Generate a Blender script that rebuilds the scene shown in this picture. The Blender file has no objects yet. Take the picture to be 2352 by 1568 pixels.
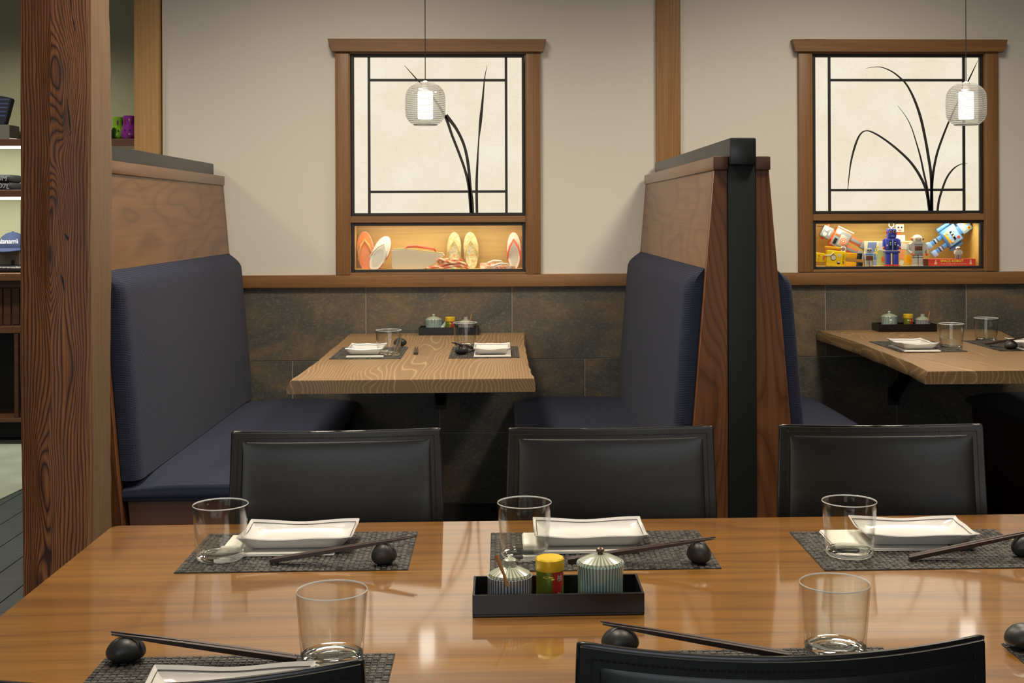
import bpy, bmesh, math, random
from mathutils import Vector, Matrix
R = math.radians
random.seed(11)
sc = bpy.context.scene
col = sc.collection

# ------------------------------------------------------------------ camera, world, exposure
FPX, CXP, HYP, YAW, ROLL, CZ = 2900.0, 1259.0, 493.0, R(2.2), R(0.2), 1.335     # focal length, principal point (pixels), yaw, roll, eye height
cam_d = bpy.data.cameras.new('camera')
cam_d.sensor_width = 36.0
cam_d.sensor_fit = 'HORIZONTAL'
cam_d.lens = FPX / 2352.0 * 36.0
cam_d.shift_x = (1176.0 - CXP) / 2352.0
cam_d.shift_y = (HYP - 784.0) / 2352.0
cam_d.clip_start = 0.05
cam = bpy.data.objects.new('camera', cam_d)
col.objects.link(cam)
cam.location = (0, 0, CZ)
cam.rotation_euler = (Matrix.Rotation(-YAW, 3, 'Z') @ Matrix.Rotation(R(90), 3, 'X') @ Matrix.Rotation(-ROLL, 3, 'Z')).to_euler()
sc.camera = cam

world = bpy.data.worlds.new('world')
sc.world = world
world.use_nodes = True
world.node_tree.nodes['Background'].inputs[0].default_value = (0.75, 0.80, 0.90, 1)
world.node_tree.nodes['Background'].inputs[1].default_value = 0.6
sc.view_settings.view_transform = 'Standard'
sc.view_settings.look = 'None'
sc.view_settings.gamma = 1.0
sc.view_settings.use_curve_mapping = False
sc.view_settings.exposure = 0.0

# light levels, all in one place
L_SPOT_BOOTH, L_SPOT_TABLE, L_SPOT_HALL, L_PENDANT = 62.0, 28.0, 58.0, 3.6
L_AISLE_FILL = 26.0
L_SHOJI, L_CASE, L_FRONT_FILL, L_SHELF = 0.92, 1.35, 50.0, 1.1


def ray(px, py):
    u, v = (px - CXP) / FPX, (HYP - py) / FPX
    u, v = u * math.cos(ROLL) + v * math.sin(ROLL), v * math.cos(ROLL) - u * math.sin(ROLL)
    c, s = math.cos(YAW), math.sin(YAW)
    return Vector((u * c + s, c - u * s, v))


def at_y(px, py, Y):
    d = ray(px, py)
    return Vector((0, 0, CZ)) + d * (Y / d.y)


def at_z(px, py, Z):
    d = ray(px, py)
    return Vector((0, 0, CZ)) + d * ((Z - CZ) / d.z)


# ------------------------------------------------------------------ materials
MATS = {}


class NT:
    def __init__(self, name):
        m = bpy.data.materials.new(name)
        m.use_nodes = True
        self.m, self.t = m, m.node_tree
        self.t.nodes.clear()
        self.out = self.t.nodes.new('ShaderNodeOutputMaterial')
        MATS[name] = m

    def n(self, typ, ins=None, **attrs):
        nd = self.t.nodes.new('ShaderNode' + typ)
        for k, v in attrs.items():
            setattr(nd, k, v)
        for k, v in (ins or {}).items():
            s = nd.inputs[k]
            if isinstance(v, bpy.types.NodeSocket):
                self.t.links.new(v, s)
            else:
                s.default_value = v
        return nd

    def surf(self, sock):
        self.t.links.new(sock, self.out.inputs['Surface'])

    def ramp(self, fac, stops, interp='LINEAR'):
        nd = self.n('ValToRGB', {'Fac': fac})
        cr = nd.color_ramp
        cr.interpolation = interp
        while len(cr.elements) < len(stops):
            cr.elements.new(0.5)
        for e, (p, c) in zip(cr.elements, stops):
            e.position = p
            e.color = (*c, 1) if len(c) == 3 else c
        return nd.outputs['Color']

    def mix(self, fac, a, b, mode='MIX'):
        nd = self.n('Mix', data_type='RGBA', blend_type=mode)
        for k, v in ((0, fac), (6, a), (7, b)):
            if isinstance(v, bpy.types.NodeSocket):
                self.t.links.new(v, nd.inputs[k])
            else:
                nd.inputs[k].default_value = v if k == 0 else ((*v, 1) if len(v) == 3 else v)
        return nd.outputs[2]

    def math(self, op, a, b=0.0, c=0.0):
        nd = self.n('Math', operation=op)
        for k, v in enumerate((a, b, c)):
            if isinstance(v, bpy.types.NodeSocket):
                self.t.links.new(v, nd.inputs[k])
            else:
                nd.inputs[k].default_value = v
        return nd.outputs[0]

    def coords(self, scale=(1, 1, 1), loc=(0, 0, 0), rot=(0, 0, 0), rnd=0.0):
        tc = self.n('TexCoord')
        v = tc.outputs['Object']
        if rnd:
            oi = self.n('ObjectInfo')
            sc_ = self.n('VectorMath', {0: oi.outputs['Random'], 1: (rnd, rnd * 0.7, rnd * 1.3)}, operation='MULTIPLY')
            v = self.n('VectorMath', {0: v, 1: sc_.outputs[0]}, operation='ADD').outputs[0]
        return self.n('Mapping', {'Vector': v, 'Scale': scale, 'Location': loc, 'Rotation': rot}).outputs[0]

    def pbsdf(self, color, rough=0.5, metal=0.0, spec=0.5, bump=None, bump_s=0.2, bump_d=0.002, coat=0.0,
              coat_rough=0.05, sheen=0.0, coat_ior=1.5):
        p = self.n('BsdfPrincipled')
        for k, v in (('Base Color', color), ('Roughness', rough), ('Metallic', metal)):
            if isinstance(v, bpy.types.NodeSocket):
                self.t.links.new(v, p.inputs[k])
            else:
                p.inputs[k].default_value = (*v, 1) if k == 'Base Color' else v
        p.inputs['Specular IOR Level'].default_value = spec
        p.inputs['Coat Weight'].default_value = coat
        p.inputs['Coat Roughness'].default_value = coat_rough
        p.inputs['Coat IOR'].default_value = coat_ior
        p.inputs['Sheen Weight'].default_value = sheen
        if bump is not None:
            b = self.n('Bump', {'Height': bump, 'Strength': bump_s, 'Distance': bump_d})
            self.t.links.new(b.outputs[0], p.inputs['Normal'])
        self.surf(p.outputs[0])
        return p


def plain(name, c, rough=0.5, metal=0.0, spec=0.5, coat=0.0, coat_rough=0.05, noise=0.0, nscale=40, bump=0.0, sheen=0.0):
    t = NT(name)
    if noise or bump:
        nz = t.n('TexNoise', {'Vector': t.coords(rnd=5), 'Scale': nscale, 'Detail': 4.0}).outputs[0]
        k = t.ramp(nz, [(0.3, tuple(x * (1 - noise) for x in c)), (0.7, tuple(min(1, x * (1 + noise)) for x in c))])
        t.pbsdf(k, rough, metal, spec, coat=coat, coat_rough=coat_rough, sheen=sheen,
                bump=nz if bump else None, bump_s=bump or 0.1)
    else:
        t.pbsdf(c, rough, metal, spec, coat=coat, coat_rough=coat_rough, sheen=sheen)
    return t.m


def wood(name, dark, mid, light, axis='x', rings=14.0, stretch=0.06, warp=0.35, rough=0.4, spec=0.5, coat=0.0,
         coat_rough=0.1, coat_ior=1.5, bump=0.12, fibre=90.0, line=0.55, kind='BANDS', off=(0.31, 0.17, 0.43),
         rot=(0, 0, 0), rnd=7.0, streak=0.5):
    """Sawn timber: growth rings warped by slow noise, thin dark ring lines, fine fibre along the grain."""
    t = NT(name)
    s = {'x': (stretch, 1, 1), 'y': (1, stretch, 1), 'z': (1, 1, stretch)}[axis]
    v = t.coords(scale=s, loc=off, rot=rot, rnd=rnd)
    slow = t.n('TexNoise', {'Vector': v, 'Scale': 3.2, 'Detail': 2.0}).outputs['Color']
    sl = t.n('VectorMath', {0: slow, 1: (0.5, 0.5, 0.5)}, operation='SUBTRACT').outputs[0]
    sl = t.n('VectorMath', {0: sl, 'Scale': warp}, operation='SCALE').outputs[0]
    v2 = t.n('VectorMath', {0: v, 1: sl}, operation='ADD').outputs[0]
    w = t.n('TexWave', {'Vector': v2, 'Scale': rings, 'Distortion': 1.2, 'Detail': 2.0, 'Detail Scale': 1.5},
            wave_type=kind, wave_profile='SAW', bands_direction={'x': 'Y', 'y': 'X', 'z': 'X'}[axis],
            rings_direction={'x': 'X', 'y': 'Y', 'z': 'Z'}[axis]).outputs['Fac']
    fv = t.coords(scale=tuple(0.03 if q == stretch else 1 for q in s), rnd=rnd)
    f = t.n('TexNoise', {'Vector': fv, 'Scale': fibre, 'Detail': 4.0, 'Roughness': 0.65}).outputs[0]
    broad = t.n('TexNoise', {'Vector': v, 'Scale': 5.0, 'Detail': 2.0}).outputs[0]
    base = t.ramp(w, [(0.0, mid), (0.55, light), (0.80, mid), (0.93, dark), (1.0, dark)])
    base = t.mix(line, t.ramp(broad, [(0.35, mid), (0.65, light)]), base)
    fcol = t.ramp(f, [(0.30, (0.45, 0.42, 0.40)), (0.62, (1.0, 1.0, 1.0))])
    colr = t.mix(streak, base, t.mix(1.0, base, fcol, 'MULTIPLY'))
    h = t.math('ADD', t.math('MULTIPLY', f, 0.5), t.math('MULTIPLY', w, -0.5))
    t.pbsdf(colr, rough, 0, spec, bump=h, bump_s=bump, bump_d=0.002, coat=coat, coat_rough=coat_rough, coat_ior=coat_ior)
    return t.m


def build_materials():
    t = NT('plaster')
    nz = t.n('TexNoise', {'Vector': t.coords(), 'Scale': 160.0, 'Detail': 5.0}).outputs[0]
    t.pbsdf((0.70, 0.665, 0.585), 0.85, bump=nz, bump_s=0.08)
    plain('sage_wall', (0.40, 0.41, 0.27), 0.85)
    plain('ceiling_white', (0.66, 0.63, 0.57), 0.9)
    plain('room_wall', (0.50, 0.46, 0.39), 0.9)
    plain('grout', (0.42, 0.38, 0.31), 0.9)
    plain('floor_bed', (0.02, 0.025, 0.025), 0.8)
    plain('slate_plank', (0.022, 0.040, 0.040), 0.45, noise=0.25, nscale=9, bump=0.15)
    plain('lit_floor_sage', (0.30, 0.36, 0.28), 0.7, noise=0.15, nscale=6, bump=0.1)  # pale tint paints in the light on the shop floor
    plain('platform_dark', (0.02, 0.022, 0.028), 0.6)
    wood('cedar', (0.155, 0.072, 0.022), (0.235, 0.115, 0.038), (0.285, 0.146, 0.052), 'x', rings=26, warp=0.10, line=0.35, rough=0.45, fibre=140, streak=0.45)
    wood('cedar_upright', (0.155, 0.072, 0.022), (0.235, 0.115, 0.038), (0.285, 0.146, 0.052), 'z', rings=26, warp=0.10, line=0.35, rough=0.45, fibre=140, streak=0.45)
    wood('pine', (0.36, 0.19, 0.06), (0.46, 0.265, 0.09), (0.54, 0.32, 0.12), 'z', rings=18, warp=0.2, line=0.4, rough=0.55, streak=0.3)
    wood('oak_trim', (0.22, 0.105, 0.032), (0.33, 0.170, 0.055), (0.40, 0.215, 0.075), 'z', rings=30, warp=0.25, line=0.5, rough=0.5, streak=0.5)
    wood('case_wood', (0.52, 0.33, 0.075), (0.64, 0.43, 0.115), (0.72, 0.50, 0.155), 'x', rings=22, warp=0.2, line=0.4, rough=0.5, streak=0.3)
    wood('panel_wood', (0.125, 0.054, 0.018), (0.195, 0.090, 0.034), (0.250, 0.125, 0.052), 'y', rings=4, stretch=0.25, warp=0.9, line=0.6, rough=0.40, spec=0.3, coat=0.18, coat_rough=0.22, streak=0.5, bump=0.05)
    wood('rail_wood', (0.11, 0.050, 0.022), (0.175, 0.084, 0.038), (0.22, 0.112, 0.054), 'y', rings=18, warp=0.2, line=0.4, rough=0.35, coat=0.2, coat_rough=0.25, streak=0.4)
    wood('mahogany', (0.050, 0.017, 0.007), (0.135, 0.047, 0.016), (0.220, 0.088, 0.031), 'z', rings=9, stretch=0.20, warp=1.3, line=0.5, rough=0.42, streak=0.6, spec=0.4)
    wood('dark_wood', (0.045, 0.018, 0.010), (0.092, 0.037, 0.019), (0.130, 0.054, 0.028), 'x', rings=9, warp=0.4, line=0.4, rough=0.5, streak=0.5)
    plain('black_paint', (0.010, 0.0135, 0.014), 0.62, spec=0.35)
    plain('black_beam', (0.016, 0.018, 0.018), 0.36, noise=0.3, nscale=30, bump=0.1)
    plain('black_steel', (0.02, 0.018, 0.015), 0.5)
    plain('bracket_steel', (0.006, 0.006, 0.007), 0.5)
    plain('charcoal_leaf', (0.022, 0.020, 0.017), 0.6)

    # woven navy upholstery: fine horizontal ribs
    for fab, ax in (('navy_fabric', 'ZY'), ('navy_seat_fabric', 'YX')):
        t = NT(fab)
        v = t.coords()
        w1 = t.n('TexWave', {'Vector': v, 'Scale': 62.0, 'Distortion': 0.6, 'Detail': 2.0, 'Detail Scale': 3.0}, bands_direction=ax[0]).outputs['Fac']
        w2 = t.n('TexWave', {'Vector': v, 'Scale': 62.0, 'Distortion': 0.8, 'Detail': 2.0, 'Detail Scale': 3.0}, bands_direction=ax[1]).outputs['Fac']
        nz = t.n('TexNoise', {'Vector': v, 'Scale': 350.0, 'Detail': 2.0}).outputs[0]
        h = t.math('ADD', t.math('MULTIPLY', t.math('ADD', w1, w2), 0.4), nz)
        c = t.mix(nz, (0.011, 0.015, 0.034), (0.027, 0.033, 0.058))
        c = t.mix(t.math('MULTIPLY', w1, 0.45), c, (0.066, 0.075, 0.108))
        t.pbsdf(c, 0.9, spec=0.12, bump=h, bump_s=0.5, bump_d=0.0015, sheen=0.05)

    # slate-look porcelain, rust and charcoal clouds, different on each tile
    t = NT('slate_tile')
    v = t.coords(scale=(1, 1, 1.6), rnd=40)
    n1 = t.n('TexNoise', {'Vector': v, 'Scale': 2.6, 'Detail': 6.0, 'Roughness': 0.62, 'Distortion': 0.8}).outputs[0]
    n2 = t.n('TexNoise', {'Vector': v, 'Scale': 9.0, 'Detail': 8.0, 'Roughness': 0.7}).outputs[0]
    n3 = t.n('TexNoise', {'Vector': v, 'Scale': 70.0, 'Detail': 5.0, 'Roughness': 0.7}).outputs[0]
    c = t.ramp(n1, [(0.33, (0.045, 0.048, 0.041)), (0.47, (0.090, 0.086, 0.069)), (0.57, (0.155, 0.112, 0.064)), (0.70, (0.235, 0.160, 0.086))])
    c = t.mix(t.ramp(n2, [(0.40, (0, 0, 0)), (0.72, (0.75, 0.75, 0.75))]), c, (0.070, 0.074, 0.064))
    c = t.mix(t.ramp(n3, [(0.52, (0, 0, 0)), (0.75, (0.5, 0.5, 0.5))]), c, (0.30, 0.26, 0.19))
    t.pbsdf(c, 0.48, spec=0.4, bump=n3, bump_s=0.12)

    # reclaimed timber of the big post: ring contours that flow round knots
    t = NT('old_timber')
    tc = t.n('TexCoord')
    p = tc.outputs['Object']
    wob = t.n('TexNoise', {'Vector': t.coords(scale=(1, 1, 0.22)), 'Scale': 13.0, 'Detail': 3.0}).outputs['Color']
    wob = t.n('VectorMath', {0: wob, 1: (0.5, 0.5, 0.5)}, operation='SUBTRACT').outputs[0]
    wob = t.n('VectorMath', {0: wob, 1: (0.030, 0.020, 0.14)}, operation='MULTIPLY').outputs[0]
    pw = t.n('VectorMath', {0: p, 1: wob}, operation='ADD').outputs[0]
    sx = t.n('SeparateXYZ', {0: pw})
    field = t.math('MULTIPLY', t.math('ABSOLUTE', t.math('ADD', sx.outputs[0], 0.012)), 105.0)
    field = t.math('ADD', field, t.math('MULTIPLY', sx.outputs[1], 60.0))
    knot = None
    for kx, kz, wx_, wz_, amp in ((0.018, 1.735, 0.042, 0.115, 7.5), (0.028, 1.60, 0.024, 0.085, 4.5), (0.004, 1.375, 0.026, 0.075, 4.5), (-0.008, 1.225, 0.030, 0.13, 6.5),
                                  (-0.032, 0.63, 0.030, 0.17, 6.0), (-0.045, 0.36, 0.025, 0.10, 5.0), (0.045, 0.95, 0.02, 0.12, 2.5), (0.00, 2.05, 0.04, 0.12, 5.0), (0.03, 2.5, 0.04, 0.15, 5.0)):
        d = t.n('VectorMath', {0: pw, 1: (kx, 0.0, kz)}, operation='SUBTRACT').outputs[0]
        d = t.n('VectorMath', {0: d, 1: (1 / wx_, 0.0, 1 / wz_)}, operation='MULTIPLY').outputs[0]
        d2 = t.n('VectorMath', {0: d, 1: d}, operation='DOT_PRODUCT').outputs['Value']
        g = t.math('POWER', 2.718, t.math('MULTIPLY', d2, -1.0))
        field = t.math('ADD', field, t.math('MULTIPLY', g, -amp))
        core = t.math('POWER', 2.718, t.math('MULTIPLY', d2, -9.0))
        knot = core if knot is None else t.math('MAXIMUM', knot, core)
    w = t.math('FRACT', field)
    fib = t.n('TexNoise', {'Vector': t.coords(scale=(1, 1, 0.03)), 'Scale': 170.0, 'Detail': 4.0, 'Roughness': 0.7}).outputs[0]
    big = t.n('TexNoise', {'Vector': t.coords(scale=(1, 1, 0.35)), 'Scale': 7.0, 'Detail': 3.0}).outputs[0]
    c = t.ramp(w, [(0.0, (0.21, 0.073, 0.023)), (0.30, (0.37, 0.150, 0.048)), (0.66, (0.26, 0.094, 0.030)), (0.84, (0.05, 0.018, 0.009)), (0.94, (0.06, 0.022, 0.010)), (1.0, (0.16, 0.062, 0.022))])
    c = t.mix(t.ramp(big, [(0.42, (0, 0, 0)), (0.78, (0.65, 0.65, 0.65))]), c, (0.10, 0.034, 0.014))
    c = t.mix(t.math('MULTIPLY', knot, 0.7), c, (0.035, 0.018, 0.012))
    c = t.mix(0.75, c, t.mix(1.0, c, t.ramp(fib, [(0.3, (0.40, 0.36, 0.34)), (0.62, (1.15, 1.12, 1.1))]), 'MULTIPLY'))
    # the sawn side that was left bare is paler, greyer wood than the oiled front
    nx = t.n('SeparateXYZ', {0: tc.outputs['Normal']}).outputs[0]
    sf = t.math('FRACT', t.math('ADD', t.math('MULTIPLY', t.math('ABSOLUTE', sx.outputs[1]), 120.0), t.math('MULTIPLY', sx.outputs[2], 1.6)))
    bare = t.ramp(sf, [(0.0, (0.22, 0.135, 0.072)), (0.6, (0.31, 0.20, 0.115)), (0.9, (0.09, 0.05, 0.026)), (1.0, (0.20, 0.12, 0.064))])
    bare = t.mix(0.6, bare, t.mix(1.0, bare, t.ramp(fib, [(0.3, (0.5, 0.47, 0.45)), (0.65, (1, 1, 1))]), 'MULTIPLY'))
    c = t.mix(t.ramp(nx, [(0.55, (0, 0, 0)), (0.8, (1, 1, 1))]), c, bare)
    h = t.math('ADD', t.math('MULTIPLY', fib, 0.4), t.math('MULTIPLY', w, -0.8))
    t.pbsdf(c, 0.5, spec=0.4, bump=h, bump_s=0.45, bump_d=0.003)

    # long glossy table: boards of warm elm, lacquered
    wood('table_gloss', (0.105, 0.035, 0.003), (0.240, 0.092, 0.007), (0.350, 0.155, 0.014), 'x', rings=5.0, stretch=0.10, warp=0.75, line=0.42,
         rough=0.35, coat=1.0, coat_rough=0.06, coat_ior=2.7, bump=0.03, fibre=120, streak=0.6, rnd=0, off=(0.9, 0.35, 0.2))
    # booth slabs: ash with pale open grain lines
    wood('ash_slab', (0.50, 0.35, 0.18), (0.29, 0.175, 0.078), (0.235, 0.138, 0.058), 'y', rings=22.0, stretch=0.16, warp=0.50, line=0.75,
         rough=0.42, coat=0.25, coat_rough=0.25, bump=0.10, fibre=160, streak=0.25, rnd=9.0)
    plain('black_leather', (0.010, 0.0105, 0.0098), 0.38, spec=0.5, noise=0.2, nscale=120, bump=0.05)
    plain('leather_edge', (0.008, 0.008, 0.008), 0.30, spec=0.6)
    plain('stitch_thread', (0.004, 0.004, 0.004), 0.8)
    plain('ceramic_white', (0.72, 0.71, 0.68), 0.18, spec=0.5, coat=0.3)
    plain('ink_line', (0.05, 0.045, 0.04), 0.5)
    plain('napkin_paper', (0.76, 0.73, 0.66), 0.85)
    plain('stone_black', (0.026, 0.028, 0.027), 0.42, noise=0.4, nscale=60, bump=0.1)
    plain('chopstick_wood', (0.040, 0.022, 0.017), 0.42)
    plain('lacquer_black', (0.006, 0.006, 0.006), 0.28, spec=0.5)
    plain('lacquer_rim', (0.05, 0.03, 0.02), 0.3)
    plain('mat_weave_light', (0.050, 0.047, 0.038), 0.55, noise=0.5, nscale=300)
    plain('mat_weave_dark', (0.007, 0.0065, 0.0055), 0.6, noise=0.5, nscale=300)
    plain('gold_lid', (0.80, 0.55, 0.03), 0.3, metal=0.25)
    plain('tin_red', (0.42, 0.025, 0.015), 0.35)
    plain('tin_green', (0.16, 0.20, 0.02), 0.32, metal=0.3)
    plain('tin_white', (0.55, 0.50, 0.42), 0.4)
    plain('bamboo', (0.26, 0.115, 0.03), 0.5)
    plain('knob_bronze', (0.10, 0.05, 0.03), 0.25)

    def striped(name, a, b, n):
        t = NT(name)
        s = t.n('SeparateXYZ', {0: t.n('TexCoord').outputs['Object']})
        ang = t.math('ARCTAN2', s.outputs[1], s.outputs[0])
        wv = t.math('SINE', t.math('MULTIPLY', ang, n))
        nz = t.n('TexNoise', {'Vector': t.coords(), 'Scale': 90.0}).outputs[0]
        k = t.math('ADD', wv, t.math('MULTIPLY', nz, 0.8))
        c = t.ramp(k, [(0.30, a), (0.65, b)])
        t.pbsdf(c, 0.25, coat=0.4)
    striped('celadon_stripe', (0.42, 0.52, 0.44), (0.10, 0.19, 0.20), 44)
    striped('grey_stripe', (0.46, 0.48, 0.46), (0.08, 0.09, 0.115), 44)
    striped('lid_rays', (0.46, 0.49, 0.38), (0.20, 0.23, 0.17), 30)
    plain('celadon', (0.42, 0.52, 0.44), 0.2, coat=0.4)
    plain('pale_glaze', (0.50, 0.52, 0.44), 0.2, coat=0.4)

    t = NT('clear_glass')
    g = t.n('BsdfGlass', {'Color': (0.985, 1.0, 0.99, 1), 'Roughness': 0.0, 'IOR': 1.46})
    t.surf(g.outputs[0])

    t = NT('tumbler_wall')
    tr = t.n('BsdfTransparent', {'Color': (0.975, 0.985, 0.975, 1)})
    gs = t.n('BsdfGlossy', {'Roughness': 0.02})
    lw = t.n('LayerWeight', {'Blend': 0.5})
    k = t.math('ADD', t.math('MULTIPLY', t.math('POWER', lw.outputs['Facing'], 3.0), 0.75), 0.035)
    t.surf(t.n('MixShader', {0: k, 1: tr.outputs[0], 2: gs.outputs[0]}).outputs[0])
    t = NT('tumbler_rim')
    tr = t.n('BsdfTransparent', {'Color': (0.95, 0.97, 0.96, 1)})
    gs = t.n('BsdfPrincipled', {'Base Color': (0.85, 0.88, 0.86, 1), 'Roughness': 0.12})
    t.surf(t.n('MixShader', {0: 0.6, 1: tr.outputs[0], 2: gs.outputs[0]}).outputs[0])

    def thin(name, tint, gl):
        t = NT(name)
        lw = t.n('LayerWeight', {'Blend': 0.35})
        tr = t.n('BsdfTransparent', {'Color': (*tint, 1)})
        gs = t.n('BsdfGlossy', {'Roughness': 0.03})
        k = t.math('ADD', t.math('MULTIPLY', lw.outputs['Facing'], gl), 0.008)
        t.surf(t.n('MixShader', {0: k, 1: tr.outputs[0], 2: gs.outputs[0]}).outputs[0])
    thin('pane_glass', (0.985, 0.99, 0.985), 0.05)
    t = NT('shade_glass')
    tr = t.n('BsdfTransparent', {'Color': (0.95, 0.96, 0.94, 1)})
    gs = t.n('BsdfGlossy', {'Roughness': 0.06, 'Color': (0.9, 0.9, 0.88, 1)})
    df = t.n('BsdfTranslucent', {'Color': (0.75, 0.74, 0.70, 1)})
    lw = t.n('LayerWeight', {'Blend': 0.3})
    m1 = t.n('MixShader', {0: 0.30, 1: tr.outputs[0], 2: df.outputs[0]})
    m2 = t.n('MixShader', {0: t.math('MULTIPLY', lw.outputs['Facing'], 0.35), 1: m1.outputs[0], 2: gs.outputs[0]})
    t.surf(m2.outputs[0])
    t = NT('shade_rib')
    tr = t.n('BsdfTransparent', {'Color': (0.80, 0.80, 0.78, 1)})
    gs = t.n('BsdfPrincipled', {'Base Color': (0.42, 0.42, 0.39, 1), 'Roughness': 0.2})
    t.surf(t.n('MixShader', {0: 0.62, 1: tr.outputs[0], 2: gs.outputs[0]}).outputs[0])

    def emit(name, c, s):
        t = NT(name)
        t.surf(t.n('Emission', {'Color': (*c, 1), 'Strength': s}).outputs[0])
    emit('lamp_glow', (1.0, 0.93, 0.82), L_PENDANT)
    emit('led_strip', (1.0, 0.98, 0.86), 6.0)
    emit('led_warm', (1.0, 0.80, 0.50), 2.5)
    emit('downlight_lens', (1.0, 0.86, 0.66), 6.0)

    # backlit washi: glowing cream paper, faintly cloudy
    t = NT('washi_paper')
    cl = t.n('TexNoise', {'Vector': t.coords(), 'Scale': 5.0, 'Detail': 4.0}).outputs[0]
    c = t.ramp(cl, [(0.3, (0.93, 0.82, 0.61)), (0.7, (1.0, 0.92, 0.75))])
    t.surf(t.n('Emission', {'Color': c, 'Strength': L_SHOJI}).outputs[0])
    t = NT('paper_fibre')
    tr = t.n('BsdfTransparent')
    df = t.n('BsdfDiffuse', {'Color': (0.42, 0.30, 0.14, 1)})
    t.surf(t.n('MixShader', {0: 0.20, 1: tr.outputs[0], 2: df.outputs[0]}).outputs[0])

    for nm, c in (('zori_orange', (0.75, 0.24, 0.03)), ('zori_white', (0.62, 0.59, 0.53)), ('zori_gold', (0.50, 0.42, 0.18)),
                  ('zori_silver', (0.46, 0.44, 0.40)), ('coral', (0.72, 0.11, 0.035)), ('cord_red', (0.62, 0.11, 0.04)), ('cord_gold', (0.72, 0.50, 0.25)),
                  ('bare_wood', (0.62, 0.53, 0.36)), ('strap_gold', (0.60, 0.45, 0.18)), ('petal_blue', (0.35, 0.37, 0.50)), ('petal_green', (0.45, 0.58, 0.38)),
                  ('petal_orange', (0.72, 0.28, 0.12)), ('rose_edge', (0.80, 0.50, 0.38)), ('wine', (0.25, 0.03, 0.03))):
        plain(nm, c, 0.45)
    t = NT('floral_silk')
    nz = t.n('TexNoise', {'Vector': t.coords(rnd=3), 'Scale': 75.0, 'Detail': 1.0, 'Distortion': 1.5}).outputs[0]
    t.pbsdf(t.ramp(nz, [(0.40, (0.66, 0.62, 0.56)), (0.50, (0.66, 0.62, 0.56)), (0.53, (0.72, 0.22, 0.05)), (0.62, (0.70, 0.12, 0.04)), (0.66, (0.70, 0.50, 0.22))]), 0.5)
    t = NT('brocade_gold')
    nz = t.n('TexNoise', {'Vector': t.coords(rnd=3), 'Scale': 110.0, 'Detail': 2.0, 'Distortion': 1.0}).outputs[0]
    t.pbsdf(t.ramp(nz, [(0.35, (0.42, 0.36, 0.15)), (0.52, (0.56, 0.50, 0.26)), (0.66, (0.60, 0.57, 0.42))]), 0.45)
    for nm, c in (('toy_grey', (0.24, 0.27, 0.29)), ('toy_orange', (0.72, 0.13, 0.035)), ('toy_yellow', (0.80, 0.56, 0.01)), ('toy_amber', (0.80, 0.40, 0.01)),
                  ('toy_blue', (0.045, 0.065, 0.42)), ('toy_sky', (0.10, 0.30, 0.66)), ('toy_sky_light', (0.30, 0.52, 0.80)), ('toy_silver', (0.52, 0.50, 0.45)), ('toy_white', (0.62, 0.60, 0.55)),
                  ('toy_red', (0.60, 0.04, 0.03)), ('toy_black', (0.015, 0.015, 0.018)), ('toy_brown', (0.14, 0.05, 0.03)), ('toy_chrome', (0.55, 0.55, 0.55)),
                  ('box_red', (0.70, 0.07, 0.045)), ('box_cream', (0.75, 0.70, 0.50)), ('print_yellow', (0.86, 0.75, 0.06)), ('print_olive', (0.35, 0.40, 0.16)), ('print_blue', (0.18, 0.25, 0.50))):
        plain(nm, c, 0.3, metal=0.6 if nm == 'toy_chrome' else 0.0, coat=0.3)
    plain('navy_cap', (0.030, 0.048, 0.125), 0.8, noise=0.15, nscale=200)
    plain('navy_dark', (0.006, 0.009, 0.022), 0.8)
    plain('garment_black', (0.010, 0.012, 0.016), 0.8)
    plain('print_grey', (0.20, 0.23, 0.26), 0.8)
    plain('print_white', (0.75, 0.78, 0.80), 0.7)
    plain('box_grey', (0.10, 0.105, 0.095), 0.7)
    plain('box_taupe', (0.13, 0.11, 0.085), 0.7)
    plain('vase_green', (0.13, 0.32, 0.015), 0.12, coat=0.6)
    plain('vase_purple', (0.165, 0.020, 0.20), 0.12, coat=0.6)
    plain('vase_blue', (0.01, 0.13, 0.25), 0.12, coat=0.6)
    plain('vase_ear', (0.14, 0.01, 0.03), 0.3)
    plain('vase_eye', (0.01, 0.004, 0.015), 0.3)
    plain('white_plastic', (0.75, 0.75, 0.72), 0.5)
    plain('brass', (0.75, 0.5, 0.25), 0.3, metal=1.0)


build_materials()


# ------------------------------------------------------------------ mesh helpers
def bm_new():
    return bmesh.new()


def box(bm, x0, x1, y0, y1, z0, z1, bev=0.0, seg=2, mi=0):
    m = Matrix.Translation(((x0 + x1) / 2, (y0 + y1) / 2, (z0 + z1) / 2)) @ Matrix.Diagonal((abs(x1 - x0), abs(y1 - y0), abs(z1 - z0), 1))
    r = bmesh.ops.create_cube(bm, size=1, matrix=m)
    vs = r['verts']
    if bev > 0:
        es = list({e for v in vs for e in v.link_edges})
        r2 = bmesh.ops.bevel(bm, geom=es, offset=bev, segments=seg, affect='EDGES', profile=0.5)
        vs = list({v for f in r2['faces'] for v in f.verts} | {v for v in vs if v.is_valid})
    if mi:
        for f in {f for v in vs for f in v.link_faces}:
            f.material_index = mi
    return vs


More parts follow.
